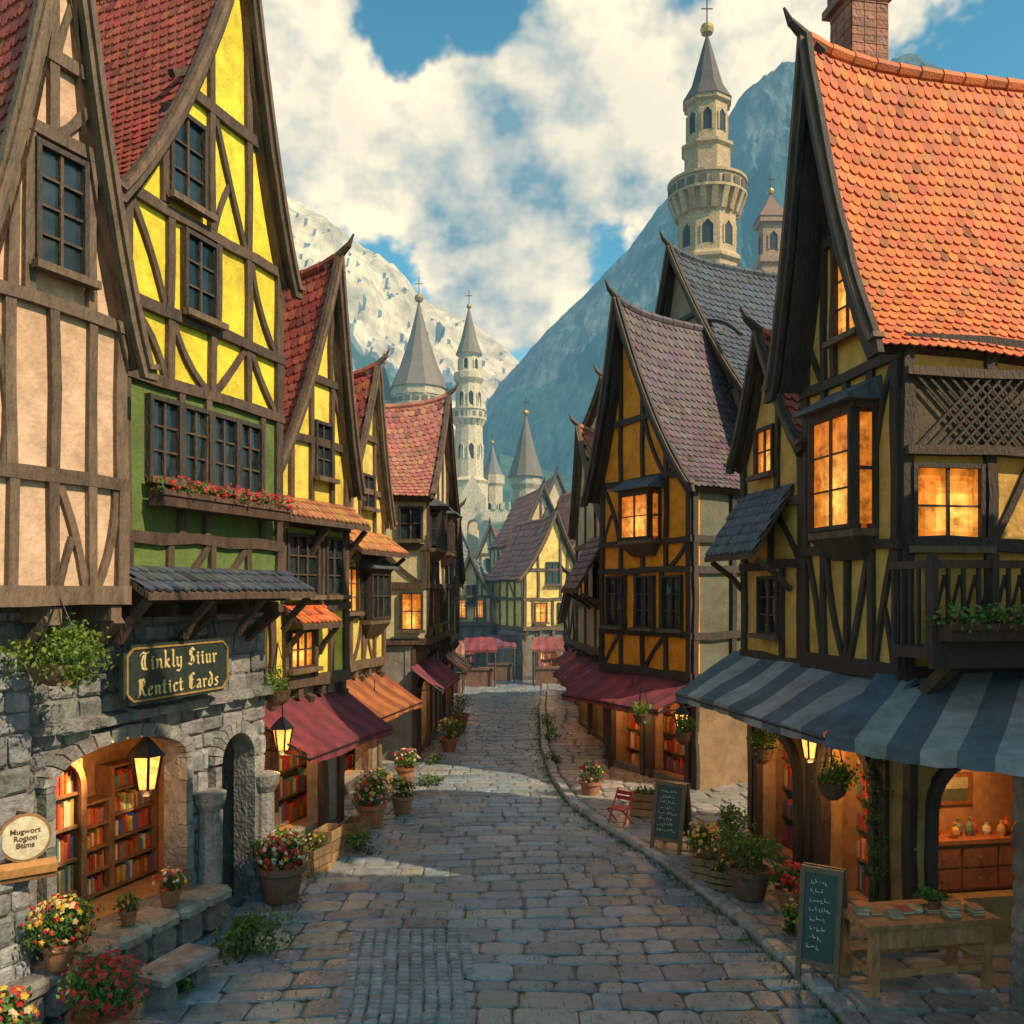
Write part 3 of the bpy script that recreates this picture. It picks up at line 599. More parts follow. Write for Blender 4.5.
awning(eL4,fL4.p(-.4,.1,2.25),fL4.p(2.5,.1,2.25),fL4.p(-.4,-.9,1.65),fL4.p(2.5,-.8,1.65),[(.5,.17,.05),(.3,.09,.04)],10)
fL5=LF(-2.0,21.0,3); eL5=house('corner_jettied_house','jettied corner house with wide red brown roof and tall bay window',fL5,4.6,6,2.8,6.3,2.7,8.8,(.72,.6,.34),(.5,.19,.13),gc=(.3,.27,.23),ts=.18,gi=.3,ov=.15,barge=.16,rails=(4.1,5.0),npost=6,
  wins=[(.5,1.1,3.2,3.95,1,2,2),(2.4,3.0,3.2,3.95,0,2,2)],sw=[(.12,.55,3.1,3.9,1,2,2),(.12,.6,5.2,5.9,0,2,2)],ops=[(.6,2.0,.3,1.8,.3,'room')],brace=.3,tim=TIM)
oriel(eL5,fL5,.35,1.3,5.05,5.85,.3,0,3,2); oriel(eL5,fL5,2.5,3.6,5.05,5.85,.3,0,3,2)
awning(eL5,fL5.p(-1.0,.2,2.3),fL5.p(2.6,.2,2.3),fL5.p(-1.0,-.5,1.8),fL5.p(2.6,-.5,1.8),[(.25,.05,.07),(.19,.04,.06)],12)
g=LF(-1.9,26.0,2); eL6=house('grey_house','cream plaster house with dark tiled roof beside the lane',g,3.6,5,2.5,4.4,1.9,6.2,(.7,.6,.34),(.4,.18,.12),ts=.24,gi=.2,ov=.12,barge=.16,rails=(3.6,),wins=[(.6,1.2,3.8,4.4,0,2,2),(2,2.6,3.8,4.4,1,2,2)],ops=[(1,2.4,.3,1.7,.3,'room')])
awning(eL6,g.p(.3,.1,2.1),g.p(3,.1,2.1),g.p(.3,-.5,1.6),g.p(3,-.5,1.6),[(.5,.07,.04),(.5,.4,.3)],8)
house('brown_house','cream plaster house at the bend of the lane',LF(-2.6,31.0,4),4,5,2.4,4.3,2.0,6.0,(.75,.6,.33),(.4,.18,.13),ts=.28,gi=.15,rails=(3.4,),wins=[(1,1.7,3,3.6,0,2,2)],ops=[(1,2.2,.3,1.6,.3,'room')])
# R1
fR1=RF(4.2,9.7,10); eR1=house('orange_roof_house','tall ochre half-timbered house with orange tiled roof, balcony',fR1,2.1,5,3.1,6.7,1.35,10.4,OCH,ORT,gc=(.45,.27,.1),ts=.135,gi=.15,oh=.12,ov=.38,rails=(4.5,6.55,8.3,9.2),npost=5,tim=DK,barge=.24,brace=.7,
  wins=[(.75,1.25,7.05,8.05,1,2,3)],sw=[(.14,.9,4.5,5.32,1,2,2)],ops=[(.75,1.8,.12,2.15,.5,'room',.5,22),(.4,1.6,.62,2.15,.5,'s',.45,22)],chim=[(1.5,.3,9.4,11.45,.5)])
oriel(eR1,fR1,.5,1.35,4.75,6.0,.32,1,2,3)
s=fR1.side()
m=M()
for i in range(-6,16):
    a=.12+i*.13
    for dd in (1,-1):
        p0=(a,5.55) if dd>0 else (a+.75,5.55); p1=(a+.75,6.3) if dd>0 else (a,6.3)
        pts=[p0,p1]; lo=.1; hi=2.0
        if min(p0[0],p1[0])<lo or max(p0[0],p1[0])>hi: continue
        m.path(s,pts,.025,-.1-(.012 if dd>0 else 0),-.085-(.012 if dd>0 else 0),DK)
m.beam(s,(.0,5.5),(2.2,5.5),.1,TIM,.12); m.beam(s,(.0,6.35),(2.2,6.35),.1,TIM,.12); m.box(s,.1,2.1,-.03,-.005,5.55,6.3,(.1,.07,.04)); m.build('lattice',[TIMB],eR1)
m=M(); bo=.75
m.box(s,-.15,4,-bo,0,3.3,3.42,DK); m.box(s,-.2,4,-bo-.05,-bo,3.22,3.5,DK); m.box(s,-.15,4,-bo,-bo+.07,4.22,4.3,TIM); m.box(s,-.15,-.08,-bo,0,4.22,4.3,TIM)
for i in range(24):
    u=-.15+i*.17
    m.box(s,u,u+.03,-bo+.012,-bo+.05,3.42,4.22,vary(DK)); 
    if i%4==0: m.box(s,u-.02,u+.05,-bo-.01,-bo+.09,3.42,4.36,DK)
    m.path(s,[(u,3.5),(u+.17,4.15)],.03,-bo+.052,-bo+.07,DK); m.path(s,[(u+.17,3.5),(u,4.15)],.03,-bo+.071,-bo+.085,DK)
for i in range(5): m.box(s,-.152,-.118,-bo+.1+i*.14,-bo+.13+i*.14,3.42,4.22,vary(DK))
for u in (.1,1.2,2.3): 
    p=s.p(u,0,0); g=F(p[:2],-s.V,s.U); m.path(g,[(0,2.75),(.3,2.95),(.7,3.25)],.12,-.06,.06,TIM)
m.build('balcony',[TIMB],eR1)
fbox(s,-.12,2.6,-bo-.04,3.5,[(.5,.1,.12),(.15,.3,.05),(.15,.3,.05)],h=.16,n=2200,lab='green planter running along the wooden balcony',r=.2)
BL=(.12,.17,.21); GR=(.33,.38,.39)
awning(eR1,fR1.p(-.15,.1,3.06),fR1.p(4.5,.1,3.06),(3.2,9.25,2.52),(2.4,13.2,2.52),[BL,GR],9,.13,sag=.02)
awning(eR1,(3.95,9.75,3.1),(6.4,9.6,3.1),(3.2,9.2,2.51),(4.75,6.9,2.56),[BL,GR],8,.13,rods=False,sag=.02)
fA=RF(3.88,11.9,10); eA=house('annex_house','narrow annex with small red gable and slate canopy roof',fA,1.9,2.0,3.0,6.0,1.1,7.4,OCH,(.45,.11,.05),gc=(.3,.19,.1),ts=.15,gi=.12,ov=.12,oh=.1,barge=.14,rails=(4.35,5.2),npost=3,tim=DK,wins=[(.85,1.35,5.7,6.3,1,2,2),(.7,1.25,3.4,4.15,0,2,3)],ops=[(.4,1.5,.15,1.9,.5,'room')])
pent(eA,fA,.3,2.0,5.45,4.5,.6,(.1,.12,.15),.15)
fR2=RF(3.5,17.5,30); eR2=house('orange_panel_house','dark framed house with orange panels and plum tiled roof',fR2,3.0,5,2.3,6.1,2.1,9.9,(1.0,.34,.02),PURP,gc=(.3,.18,.09),ts=.18,gi=.15,ov=.25,barge=.22,rails=(3.1,4.4,5.0,6.3,7.6),npost=5,tim=DK,brace=.2,
  wins=[(1.15,1.65,3.25,4.25,0,2,3),(.3,.8,3.25,4.25,0,2,3),(2.2,2.7,3.25,4.25,0,2,3)],sidewall=(.16,.15,.1),ops=[(.3,1.3,.2,1.8,.3,'room'),(1.7,2.7,.02,1.8,.3,'room')])
oriel(eR2,fR2,1.0,1.9,5.1,5.95,.3,1,2,2)
awning(eR2,fR2.p(-.2,.1,2.3),fR2.p(3.3,.1,2.3),fR2.p(-.2,-1.0,1.75),fR2.p(3.1,-1.0,1.75),[(.27,.055,.07),(.2,.045,.06)],12)
house('slate_roof_house','tall house with steep dark slate roof behind shops',RF(5.6,18.0,22),6.4,6.5,3,7.0,4.2,12.0,(.3,.24,.16),SLAT,ts=.2,gi=.1,ov=.2,rails=(8.5,9.5,10.5),tim=DK,barge=.2)
fR3=RF(2.35,22.2,6); eR3=house('beige_house','beige plaster house with orange tiled roof beside the lane',fR3,4.2,5,2.4,5.7,3.2,8.3,(.75,.56,.33),(.6,.2,.09),ts=.22,gi=.1,ov=.12,barge=.15,rails=(3.6,5.2),wins=[(.8,1.4,3.8,4.6,0,2,2),(2.6,3.2,3.8,4.6,1,2,2)],ops=[(.5,1.8,.2,1.7,.3,'room'),(2.6,3.8,.2,1.7,.3,'room')],brace=.1,npost=4,tim=TIM2)
pent(eR3,fR3,-.2,2.2,5.4,4.0,.8,(.26,.12,.12),.2)
awning(eR3,fR3.p(-.4,.1,2.15),fR3.p(2.0,.1,2.15),fR3.p(-.4,-.85,1.6),fR3.p(2.0,-.85,1.6),[(.3,.07,.1),(.2,.05,.08)],10)
awning(eR3,fR3.p(2.3,.1,2.15),fR3.p(4.3,.1,2.15),fR3.p(2.3,-.7,1.6),fR3.p(4.3,-.7,1.6),[(.3,.06,.08),(.2,.05,.08)],10)
house('tall_beige_house','tall plain beige house with small tiled roof',RF(3.1,24.4,15),3.0,4,3,9.0,1.5,10.0,(.8,.62,.4),(.4,.19,.12),ts=.24,gi=.1,ov=.1,barge=.14,rails=(7.5,),brace=0,npost=3,wins=[(1,1.6,7.9,8.7,0,2,2)],ridge_lift=.1,tim=TIM2)
fR4=RF(2.3,28.2,4); e=house('low_shop_house','low shop house with red awning at the lane bend',fR4,5,4,2.2,3.0,2.5,4.2,(.7,.52,.26),(.42,.16,.1),ts=.25,gi=.1,ov=.15,rails=(),wins=[],ops=[(1,2.4,.2,1.5,.3,'room')])
awning(e,fR4.p(.3,.1,2.0),fR4.p(3.4,.1,2.0),fR4.p(.3,-.6,1.6),fR4.p(3.4,-.6,1.6),[(.4,.06,.06),(.3,.05,.05)],8)
house('offscreen_shade_house','ochre house with red tiled roof, added out of view to cast shade',RF(5.4,1.0,0),6.8,5,3,8.0,3.2,12.0,OCH,ORT,ts=.35,rails=(4.5,6.3))  # unseen house added right of frame so its shadow covers the foreground
def FF(x,y,a): a=math.radians(a); return F((x,y),(math.cos(a),math.sin(a)),(-math.sin(a),math.cos(a)))
FY=(.95,.68,.2)
far=[('far_house','yellow timbered gable house closing the street',FF(.5,39.5,20),2.8,5,2.3,4.6,1.5,7.2,FY,(.42,.17,.13)),
('far_house','pale gable house with red brown roof',FF(.2,48,14),2.8,6,2.5,6.6,1.5,9.4,(.8,.62,.33),(.48,.17,.11)),
('far_house','small house with blue grey slate roof',FF(-3.0,43,-6),2.1,4,2.4,3.6,1.0,5.4,(.8,.62,.3),(.17,.22,.25)),
('far_house','grey house with slate roof by the square',FF(-5.6,48,-10),3.0,5,2.5,5.0,1.5,7.6,(.8,.66,.36),(.22,.24,.27)),
('far_house','cream house behind shop awnings',FF(-2.6,58,-4),2.4,5,2.4,5.4,1.2,8.0,(.85,.7,.4),(.48,.18,.11)),
('far_house','ochre house with red roof',FF(2.9,43,20),3.2,5,2.5,6.0,1.5,9.0,(.8,.55,.2),(.48,.17,.09)),
('far_house','distant tall house with red roof',FF(1.3,58,8),3.2,6,3,8.4,1.6,11.4,(.75,.58,.35),(.42,.18,.14)),
('far_house','distant house with slate roof',FF(-8.6,46,-12),4.4,6,3,6,2.2,9.5,(.55,.46,.32),(.36,.17,.13)),
('far_house','distant cream house among roofs',FF(3.8,62,5),4.6,6,3,8,2.3,12.0,(.55,.48,.35),(.4,.18,.12)),
('far_house','distant cottage with steep red roof below the castle',FF(-5.4,66,12),3.0,5,3,5.6,1.5,8.4,(.8,.65,.38),(.48,.19,.12))]
for a in far:
    w=a[3]; z=a[5]
    house(a[0],a[1],*a[2:9],a[9],a[10],ts=.3,gi=.1,rails=tuple(z+1.3*i for i in range(1,5) if z+1.3*i<a[8]-1),npost=5,wins=[(w*.2,w*.38,z+.3,z+1.1,R.random()<.3,2,2),(w*.6,w*.78,z+.3,z+1.1,R.random()<.3,2,2)]+([(w*.4,w*.6,a[6]-.3,a[6]+.6,0,2,2)]),ops=[(w*.3,w*.6,.1,1.7,.3,'room')],group='distant houses beyond the street',barge=.14,brace=.4,ov=.15,tim=TIM2)
for sx_,sy_,sw_,cc in ((-2.0,38.0,1.3,[(.33,.06,.07),(.25,.05,.07)]),(-1.1,40.5,1.2,[(.2,.07,.1),(.27,.1,.12)]),(-2.7,35.6,.8,[(.45,.06,.05),(.4,.3,.2)]),(.9,38.4,1.3,[(.35,.1,.08),(.28,.07,.07)])):
    e=thing('market_stall','small market stall with dark red cloth canopy','stall',(sx_+sw_/2,sy_-.6,0),'market stalls at the street end'); awning(e,(sx_,sy_,2.0),(sx_+sw_,sy_,2.0),(sx_-.1,sy_-1.2,1.55),(sx_+sw_+.1,sy_-1.2,1.55),cc,8,name='canopy',rods=False,val=.1)
    for x,y,h in ((sx_,sy_-.1,1.98),(sx_+sw_,sy_-.1,1.98),(sx_,sy_-1.1,1.55),(sx_+sw_,sy_-1.1,1.55)): m=M(); m.rod((x,y,0),(x,y,h),.035,TIM); m.build('post',[TIMB],e)
    m=M(); m.box(W,sx_+.05,sx_+sw_-.05,sy_-1,sy_-.3,.7,.78,TIM2); m.box(W,sx_+.1,sx_+sw_-.1,sy_-.95,sy_-.35,0.02,.7,(.2,.1,.06)); m.build('counter',[TIMB],e)
# ------------------------------------------------------------------ towers
def tower(name,label,x,y,prof,n,col,roof,rc,wins=(),corb=None,fin=1.2,a0=0,ball=0):
    e=thing(name,label,'tower',(x,y,0)); m=M(); m.lathe((x,y,0),prof,n,col,a0=a0)
    m.build('wall',[STON],e); m=M(); m.lathe((x,y,0),roof,n,rc,a0=a0); zt=roof[-1][1]
    k=M(); b=roof[0][0]*.13+.08+ball
    ro=m.build('roof',[TILE],e)
    k.lathe((x,y,zt-.1),[(.04,0),(b*.8,b*.4),(b,b),(b*.8,b*1.6),(.03,b*2)],12,(.65,.35,.1)); k.rod((x,y,zt),(x,y,zt+b*2+fin),.045,(.2,.12,.05)); k.rod((x-fin*.25,y,zt+b*2+fin*.55),(x+fin*.25,y,zt+b*2+fin*.55),.04,(.2,.12,.05)); k.build('finial',[GOLD],ro)
    for r,z,h,wd,cnt in wins:
        for i in range(cnt):
            m=M()
            t=a0+2*math.pi*(i+.5)/cnt if n==cnt else 2*math.pi*(i+.25)/cnt
            if math.sin(t)>.35: continue
            rr=r*math.cos(math.pi/n) if n==cnt else r; c=Vector((x+math.cos(t)*rr,y+math.sin(t)*rr)); g=F(c,(-math.sin(t),math.cos(t)),(-math.cos(t),-math.sin(t)))
            m.wall(g,arch(-wd/2,wd/2,z,z+h,wd/2),[],-.02,.1,(.02,.022,.025)); m.path(g,[(-wd/2-.06,z),(-wd/2-.06,z+h-wd/2),(0,z+h+.08),(wd/2+.06,z+h-wd/2),(wd/2+.06,z)],.12,-.09,.04,col); m.build('window',[STON],e)
    if corb:
        m=M(); r0,z0,r1,z1,cnt=corb
        for i in range(cnt):
            t=2*math.pi*i/cnt; g=F((x,y),(-math.sin(t),math.cos(t)),(math.cos(t),math.sin(t))); wd=math.pi*r1/cnt*.5
            m.hexa([g.p(-wd,r0-.1,z0),g.p(wd,r0-.1,z0),g.p(wd,r0+.1,z0),g.p(-wd,r0+.1,z0),g.p(-wd,r0-.1,z1),g.p(wd,r0-.1,z1),g.p(wd,r1+.06,z1),g.p(-wd,r1+.06,z1)],vary(col,.15))
            m.box(g,-wd*1.3,wd*1.3,r1-.02,r1+.07,z1+.25,z1+.75,vary(tuple(c*.3 for c in col),.1))
        m.lathe((x,y,0),[(r1-.1,z1),(r1+.1,z1+.02),(r1+.1,z1+.2),(r1,z1+.22),(r1,z1+.95),(r1+.12,z1+.97),(r1+.12,z1+1.15),(r1-.25,z1+1.17),(r1-.25,z1+.1)],24,col)
        m.build('gallery',[STON],e)
TC=(.58,.38,.2)
tower('church_tower','tall octagonal stone church tower with gallery and spire',13,60,[(2.1,0),(2.05,25.4),(2.3,25.6),(2.3,25.8),(2.0,26.1),(1.98,28.6),(2.1,28.8),(2.3,29.9),(2.3,30.5),(1.62,30.6),(1.6,33.0),(1.8,33.2),(1.8,33.4),(1.42,33.5),(1.4,36),(1.62,36.15),(1.62,36.4)],8,TC,[(1.7,36.4),(1.1,37.4),(.7,38.8),(.3,40.2),(.06,41)],(.12,.09,.07),
 [(1.4,34.1,1.4,.55,8),(2.05,22.3,2.0,.8,8),(1.98,26.5,1.5,.7,8),(2.05,17,1.8,.7,8)],(2.0,28.7,2.5,29.9,20),fin=1.5,a0=.2,ball=.16)
tower('bell_turret','small brick turret with capped top behind roofs',20.1,70,[(1.2,0),(1.2,29),(1.5,29.2),(1.5,29.7),(1.1,29.8),(1.1,32.2),(1.5,32.3),(1.5,32.7)],4,(.46,.25,.14),[(1.6,32.7),(.7,33.8),(.3,34.4),(.1,34.8)],(.3,.14,.09),[(1.1,30.2,1.4,.6,4)],fin=1.0,a0=math.pi/4)
CS=(.66,.5,.32)
tower('castle_tower','round pale stone castle tower with tall conical slate roof',-9.3,90,[(3.0,0),(2.7,18),(2.55,18.2),(2.5,22.6),(2.8,23.0),(2.8,24)],10,CS,[(3.0,24),(1.9,26.4),(.9,29.4),(.3,31.8),(.08,32.8)],(.24,.18,.13),[(2.45,19.5,1.5,.6,10),(2.65,14,1.6,.6,10)],(2.45,21.2,2.7,22.2,20),fin=1.6)
tower('castle_tower','slender pale stone tower with galleries and pointed spire',-4.3,90,[(1.9,0),(1.9,14.5),(2.1,14.8),(1.45,15.2),(1.35,20.5),(1.75,21),(1.75,21.6),(1.3,21.7),(1.2,24.5),(1.55,25),(1.55,25.6),(1.05,25.8),(1.0,27.3),(1.25,27.5)],12,(.76,.6,.4),[(1.35,27.5),(.8,29),(.35,31),(.06,32.2)],(.24,.19,.13),[(1.35,17,1.5,.5,8),(1.22,22.3,1.4,.45,8),(1.9,10,2,.7,6),(1.0,26,1,.4,6)],(1.3,20.4,1.65,20.9,16),fin=1.3)
tower('castle_tower','small stone tower with pointed grey roof',1.1,72,[(1.1,0),(1.05,12),(1.25,12.4),(1.25,13)],12,(.56,.46,.32),[(1.45,13),(.8,15),(.3,17),(.06,18)],(.2,.16,.12),[(1.05,10,1.2,.4,6)],fin=.9)
tower('castle_tower','stubby castle turret with small pointed cap',-2.1,96,[(1.2,0),(1.1,15),(1.3,15.3),(1.3,16.2)],10,CS,[(1.2,16.2),(.6,17.6),(.2,19),(.05,19.6)],(.2,.18,.16),[(1.1,12,1.2,.4,6)],fin=.7)
tower('castle_tower','narrow castle turret beside the conical tower',-13.2,93,[(1.1,0),(1.0,22),(1.2,22.4),(1.2,23.4)],10,CS,[(1.2,23.4),(.6,25),(.05,27.4)],(.2,.18,.16),[(1.0,19,1.2,.4,6)],fin=.9)
m=M(); g=FF(-12,84,0); m.wall(g,[(0,0),(14,0),(14,11.5),(9.6,11.5),(9.6,12.5),(8.3,14.8),(7,12.5),(7,10),(0,10)],[arch(7.8,8.9,2,10.6,.6),arch(10.4,11.2,4,9,.4),arch(12,12.8,4,9,.4)],0,3,(.8,.64,.44))
for i in range(18):
    if not 8<i<13: m.box(g,i*.78,i*.78+.4,-.1,.3,(10 if i<9 else 11.5),(10.7 if i<9 else 12.2),(.7,.56,.4))
for u in (7,9.6,11.6,14): m.box(g,u-.25,u+.25,-.35,-.002,0,10.5,(.72,.58,.4))
m.build('castle_wall',[STON],None,loc=(-12,84,0),label='pale stone church wall with arches, buttresses and battlements',category='church')
# ------------------------------------------------------------------ ground
def interp(tab,y):
    for (a,b),(c,d) in zip(tab,tab[1:]):
        if y<=c: t=max(0,(y-a)/(c-a)); return b+(d-b)*t
    return tab[-1][1]
XR=[(0,3.3),(8.6,3.0),(10.6,2.7),(13.0,2.15),(15,1.5),(16.6,1.05),(19,.8),(22.5,.72),(30,.9),(45,1.6)]
XL=[(0,-4.4),(8,-4.2),(11.5,-3.1),(13,-3.2),(17,-2.9),(21,-2.5),(26,-2.2),(45,-2.3)]
m=M(); m.add([(-1500,-60,-.03),(1500,-60,-.03),(1500,1800,-.03),(-1500,1800,-.03)],[(0,1,2,3)],(.1,.09,.06)); m.build('ground',[EART],kind='structure',norm=False)
m=M(); ys=list(range(-2,47))
for a,b in zip(ys,ys[1:]): m.add([(-5.6,a,.004),(4.9,a,.004),(4.9,b,.004),(-5.6,b,.004)],[(0,1,2,3)],(.075,.085,.06))
y=4.5
while y<46:
    h=ru(.24,.42)*(1 if y<30 else 1.4); x=interp(XL,y)-.3-ru(0,.3); xr=interp(XR,y+h/2)
    while x<xr-.02:
        l=ru(.28,.74); x2=min(x+l,xr-.0)
        if xr-x2<.2: x2=xr
        sk=lambda a,b,hh:(a,b+.05*math.sin(a*1.7+y)-.012*a*a+ .04*a,hh)
        base=R.choice([(.24,.29,.33),(.27,.285,.29),(.21,.25,.295),(.32,.31,.28),(.225,.245,.26)])
        stone8(m,sk,x+.007,x2-.007,y+.007,y+h-.007,-.01,.02+ru(0,.016),vary(base,.22),.012,iw=.018); x=x2
    y+=h
m.build('road',[COBB],kind='structure')
m=M(); yy=5.4
while yy<10.4:
    xx=-1.75+.12*math.sin(yy)
    while xx<-.5:
        stone8(m,lambda a,b,h:(a,b,h),xx+.006,xx+.13,yy+.006,yy+.09,.0,.05+ru(0,.006),vary((.26,.28,.3),.22),.006,iw=.012); xx+=.136
    yy+=.1
m.build('paving_strip',[COBB],kind='structure')
m=M(); y=4.5
while y<46:
    h=ru(.35,.5); x=interp(XR,y+h/2); x1=5.2
    d=interp(XR,y+h)-interp(XR,y)
    stone8(m,lambda a,b,hh,x=x,d=d,y=y,h=h:(a+(b-y)/h*d-d/2,b,hh),x+.005,x+.2,y+.006,y+h-.006,-.01,.12,vary((.34,.33,.31),.2),.01,iw=.02); xx=x+.21
    while xx<x1:
        l=ru(.4,.75); stone8(m,lambda a,b,hh,d=d,y=y,h=h:(a+(b-y)/h*d-d/2,b,hh),xx+.008,xx+l-.008,y+.01,y+h-.01,-.01,.095+ru(0,.01),vary((.29,.27,.25),.22),.012,iw=.02); xx+=l
    y+=h
m.build('pavement',[COBB],kind='structure')
m=M()
for i in range(9000):
    y=4.6+ru(0,1)**1.6*26; l,r=interp(XL,y),interp(XR,y)
    q=R.random(); x=l+ru(-.1,.5)**1 if q<.3 else (r+R.gauss(-.05,.1) if q<.6 else ru(l,r))
    if q>=.6 and noise.noise(Vector((x*.8,y*.8,3)))<.05: continue
    for k in range(3):
        a=ru(0,6.28); hh=ru(.02,.06); w=.012; m.add([(x,y,0),(x+w*math.cos(a),y+w*math.sin(a),0),(x+ru(-.03,.03),y+ru(-.03,.03),hh+.03)],[(0,1,2)],vary((.12,.2,.035),.4))
m.build('grass',[LEAF],norm=False,kind='stuff',label='tufts of grass between paving stones',category='grass')
# ------------------------------------------------------------------ mountains & hills
def ridge(name,dist,sil,depth,nx,ny,colf,amp,seed,base=0):
    m=M(); k=dist/900; xs=[(p-512)*k for p,_ in sil]; zs=[4+(590-q)*k for _,q in sil]; tab=list(zip(xs,zs)); vs=[];fs=[];cs=[]
    for j in range(ny+1):
        t=j/ny*1.5
        for i in range(nx+1):
            x=xs[0]+(xs[-1]-xs[0])*i/nx; H=interp(tab,x); s_=max(0,1-abs(1-t)); 
            nz=0; f_=1/(depth*.35); a=1
            for o in range(7):
                nz+=a*(.5-abs(noise.noise(Vector((x*f_+seed,t*depth*f_*.6,seed)))));  f_*=2.05; a*=.56
            z=H*(s_**1.15)+amp*H*nz*(.22+s_*(1-s_)*2.6)*min(1,s_*4)
            vs.append((x+ru(-.3,.3),dist+(t-1)*depth,base+z-2))
    for j in range(ny):
        for i in range(nx):
            a=j*(nx+1)+i; q=(a,a+1,a+nx+2,a+nx+1); m_=Vector(vs[a+1])-Vector(vs[a]); n_=m_.cross(Vector(vs[a+nx+1])-Vector(vs[a])).normalized()
            fs.append(q); cs.append(colf(vs[a],n_,tab))
    m.v=vs; m.f=fs; m.c=cs; m.m=[0]*len(fs); m.build(name,[ROCK],kind='structure',norm=False,smooth=False)
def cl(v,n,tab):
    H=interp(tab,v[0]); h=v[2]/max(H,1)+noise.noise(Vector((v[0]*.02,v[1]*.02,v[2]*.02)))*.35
    if h>.6 and n.x>-.1: return vary((1.0,.78,.5),.12)  # pale rock, with sunlight painted into the colour of sunward faces
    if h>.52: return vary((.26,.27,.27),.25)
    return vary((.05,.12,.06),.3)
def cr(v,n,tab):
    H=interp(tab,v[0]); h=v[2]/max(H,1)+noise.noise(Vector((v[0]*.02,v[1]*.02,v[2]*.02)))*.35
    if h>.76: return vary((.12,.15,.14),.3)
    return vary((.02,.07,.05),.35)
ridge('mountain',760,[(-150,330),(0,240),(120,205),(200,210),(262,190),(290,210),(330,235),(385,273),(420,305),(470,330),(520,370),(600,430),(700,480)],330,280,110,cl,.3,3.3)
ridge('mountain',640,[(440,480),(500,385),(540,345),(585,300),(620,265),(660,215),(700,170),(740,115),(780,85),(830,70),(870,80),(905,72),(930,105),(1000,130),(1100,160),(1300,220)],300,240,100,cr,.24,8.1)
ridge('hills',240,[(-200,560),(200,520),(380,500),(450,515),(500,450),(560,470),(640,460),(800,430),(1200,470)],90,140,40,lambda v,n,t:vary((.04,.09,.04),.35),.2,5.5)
# ------------------------------------------------------------------ plants
basket(-4.0,7.95,3.36,.38,3.95,2600,lab='lush hanging basket of yellow green leaves under eaves')
pot(-4.15,8.25,.52,.15,.25,.3,.42,YEL+YEL+RED,1300,'small pot of yellow and red flowers on stone ledge',leaf=.05)
pot(-3.62,7.95,.0,.27,.28,.36,.5,RED,1500,'pot of bright red flowers beside the stone wall',leaf=.05)
pot(-4.15,7.35,0.1,.2,.3,.24,.35,RED+YEL,500,'pot of orange and red flowers at the wall foot')
p=bf.p(.95,-.28,.52); pot(*p,.12,.2,.17,.22,MIX,350,'small pot of flowers on the shop ledge',leaf=.045)
p=bf.p(.35,-.25,.52); pot(*p,.09,.16,.12,.2,None,200,leaf=.04)
pot(-2.95,11.5,0,.3,.5,.34,.42,MIX,1000,'large dark urn of mixed flowers by the arch',pc=(.16,.09,.06))
pot(-2.35,15.1,.0,.24,.42,.32,.5,MIX,900,'terracotta pot of red and white flowers on paving'); pot(-1.95,16.0,0,.2,.35,.22,.35,YEL,400,'small terracotta pot with yellow flowers')
pot(-2.2,18.6,0,.2,.35,.26,.4,MIX,350); pot(-1.55,22.2,0,.22,.35,.3,.5,YEL,350,'pot of yellow green plants near the corner'); pot(-1.5,26.2,0,.25,.4,.35,.6,YEL,300,'pot of yellow green plants near the corner')
bush(-2.85,9.9,0,.42,.42,900); bush(-2.35,13.7,0,.32,.3,400); bush(-1.7,18.3,0,.28,.26,250); bush(-1.8,20.6,0,.25,.3,200); bush(-2.9,13.0,0,.25,.3,200); bush(-1.45,24.3,0,.3,.6,250); bush(-3.3,8.9,0,.2,.3,200)
basket(-3.15,12.1,2.65,.26,3.3,800)
pot(1.5,17.2,.0,.2,.35,.26,.38,MIX,300); bush(.95,20.5,0,.25,.35,200); bush(.95,23.5,0,.3,.45,250); bush(1.05,26,0,.3,.5,250,cols=YEL); bush(2.25,21.4,2.2,.4,.8,400,lab='green climbing shrub on house wall')
pot(3.0,11.35,.1,.26,.4,.38,.5,None,1100,'large pot of dense green leaves outside the shop',pc=(.16,.09,.06)); pot(3.4,11.0,.1,.17,.25,.24,.32,RED,450,'small pot with red flowers outside the shop')
pot(3.15,12.9,.1,.2,.35,.3,.45,None,500); pot(2.7,12.6,.1,.18,.3,.28,.35,YEL,450); pot(3.5,9.95,.1,.13,.2,.2,.3,YEL,450,'small pot of yellow flowers by the post'); bush(3.2,10.2,.09,.16,.4,260,cols=YEL)
basket(3.25,11.7,1.95,.22,2.6,500); basket(3.6,10.1,1.85,.24,2.55,600); basket(2.55,13.4,1.9,.18,2.5,300); basket(2.4,16.6,1.7,.25,2.3,300)
m=M(); p=fR1.p(.35,0,0)
for i in range(12): m.leaves((p[0]-.1+ru(-.05,.05),p[1]-.05,.4+i*.17),(.14,.14,.14),70,.05,(.08,.16,.03),clump=4)
for i in range(6): m.rod((p[0]-.1,p[1]-.03,.1+i*.35),(p[0]-.12+ru(-.04,.04),p[1]-.05,.45+i*.35),.012,(.08,.05,.03))
m.build('climbing_vine',[LEAF],loc=(p[0],p[1],.1),norm=False,label='leafy green vine climbing the shop door post',category='vine')
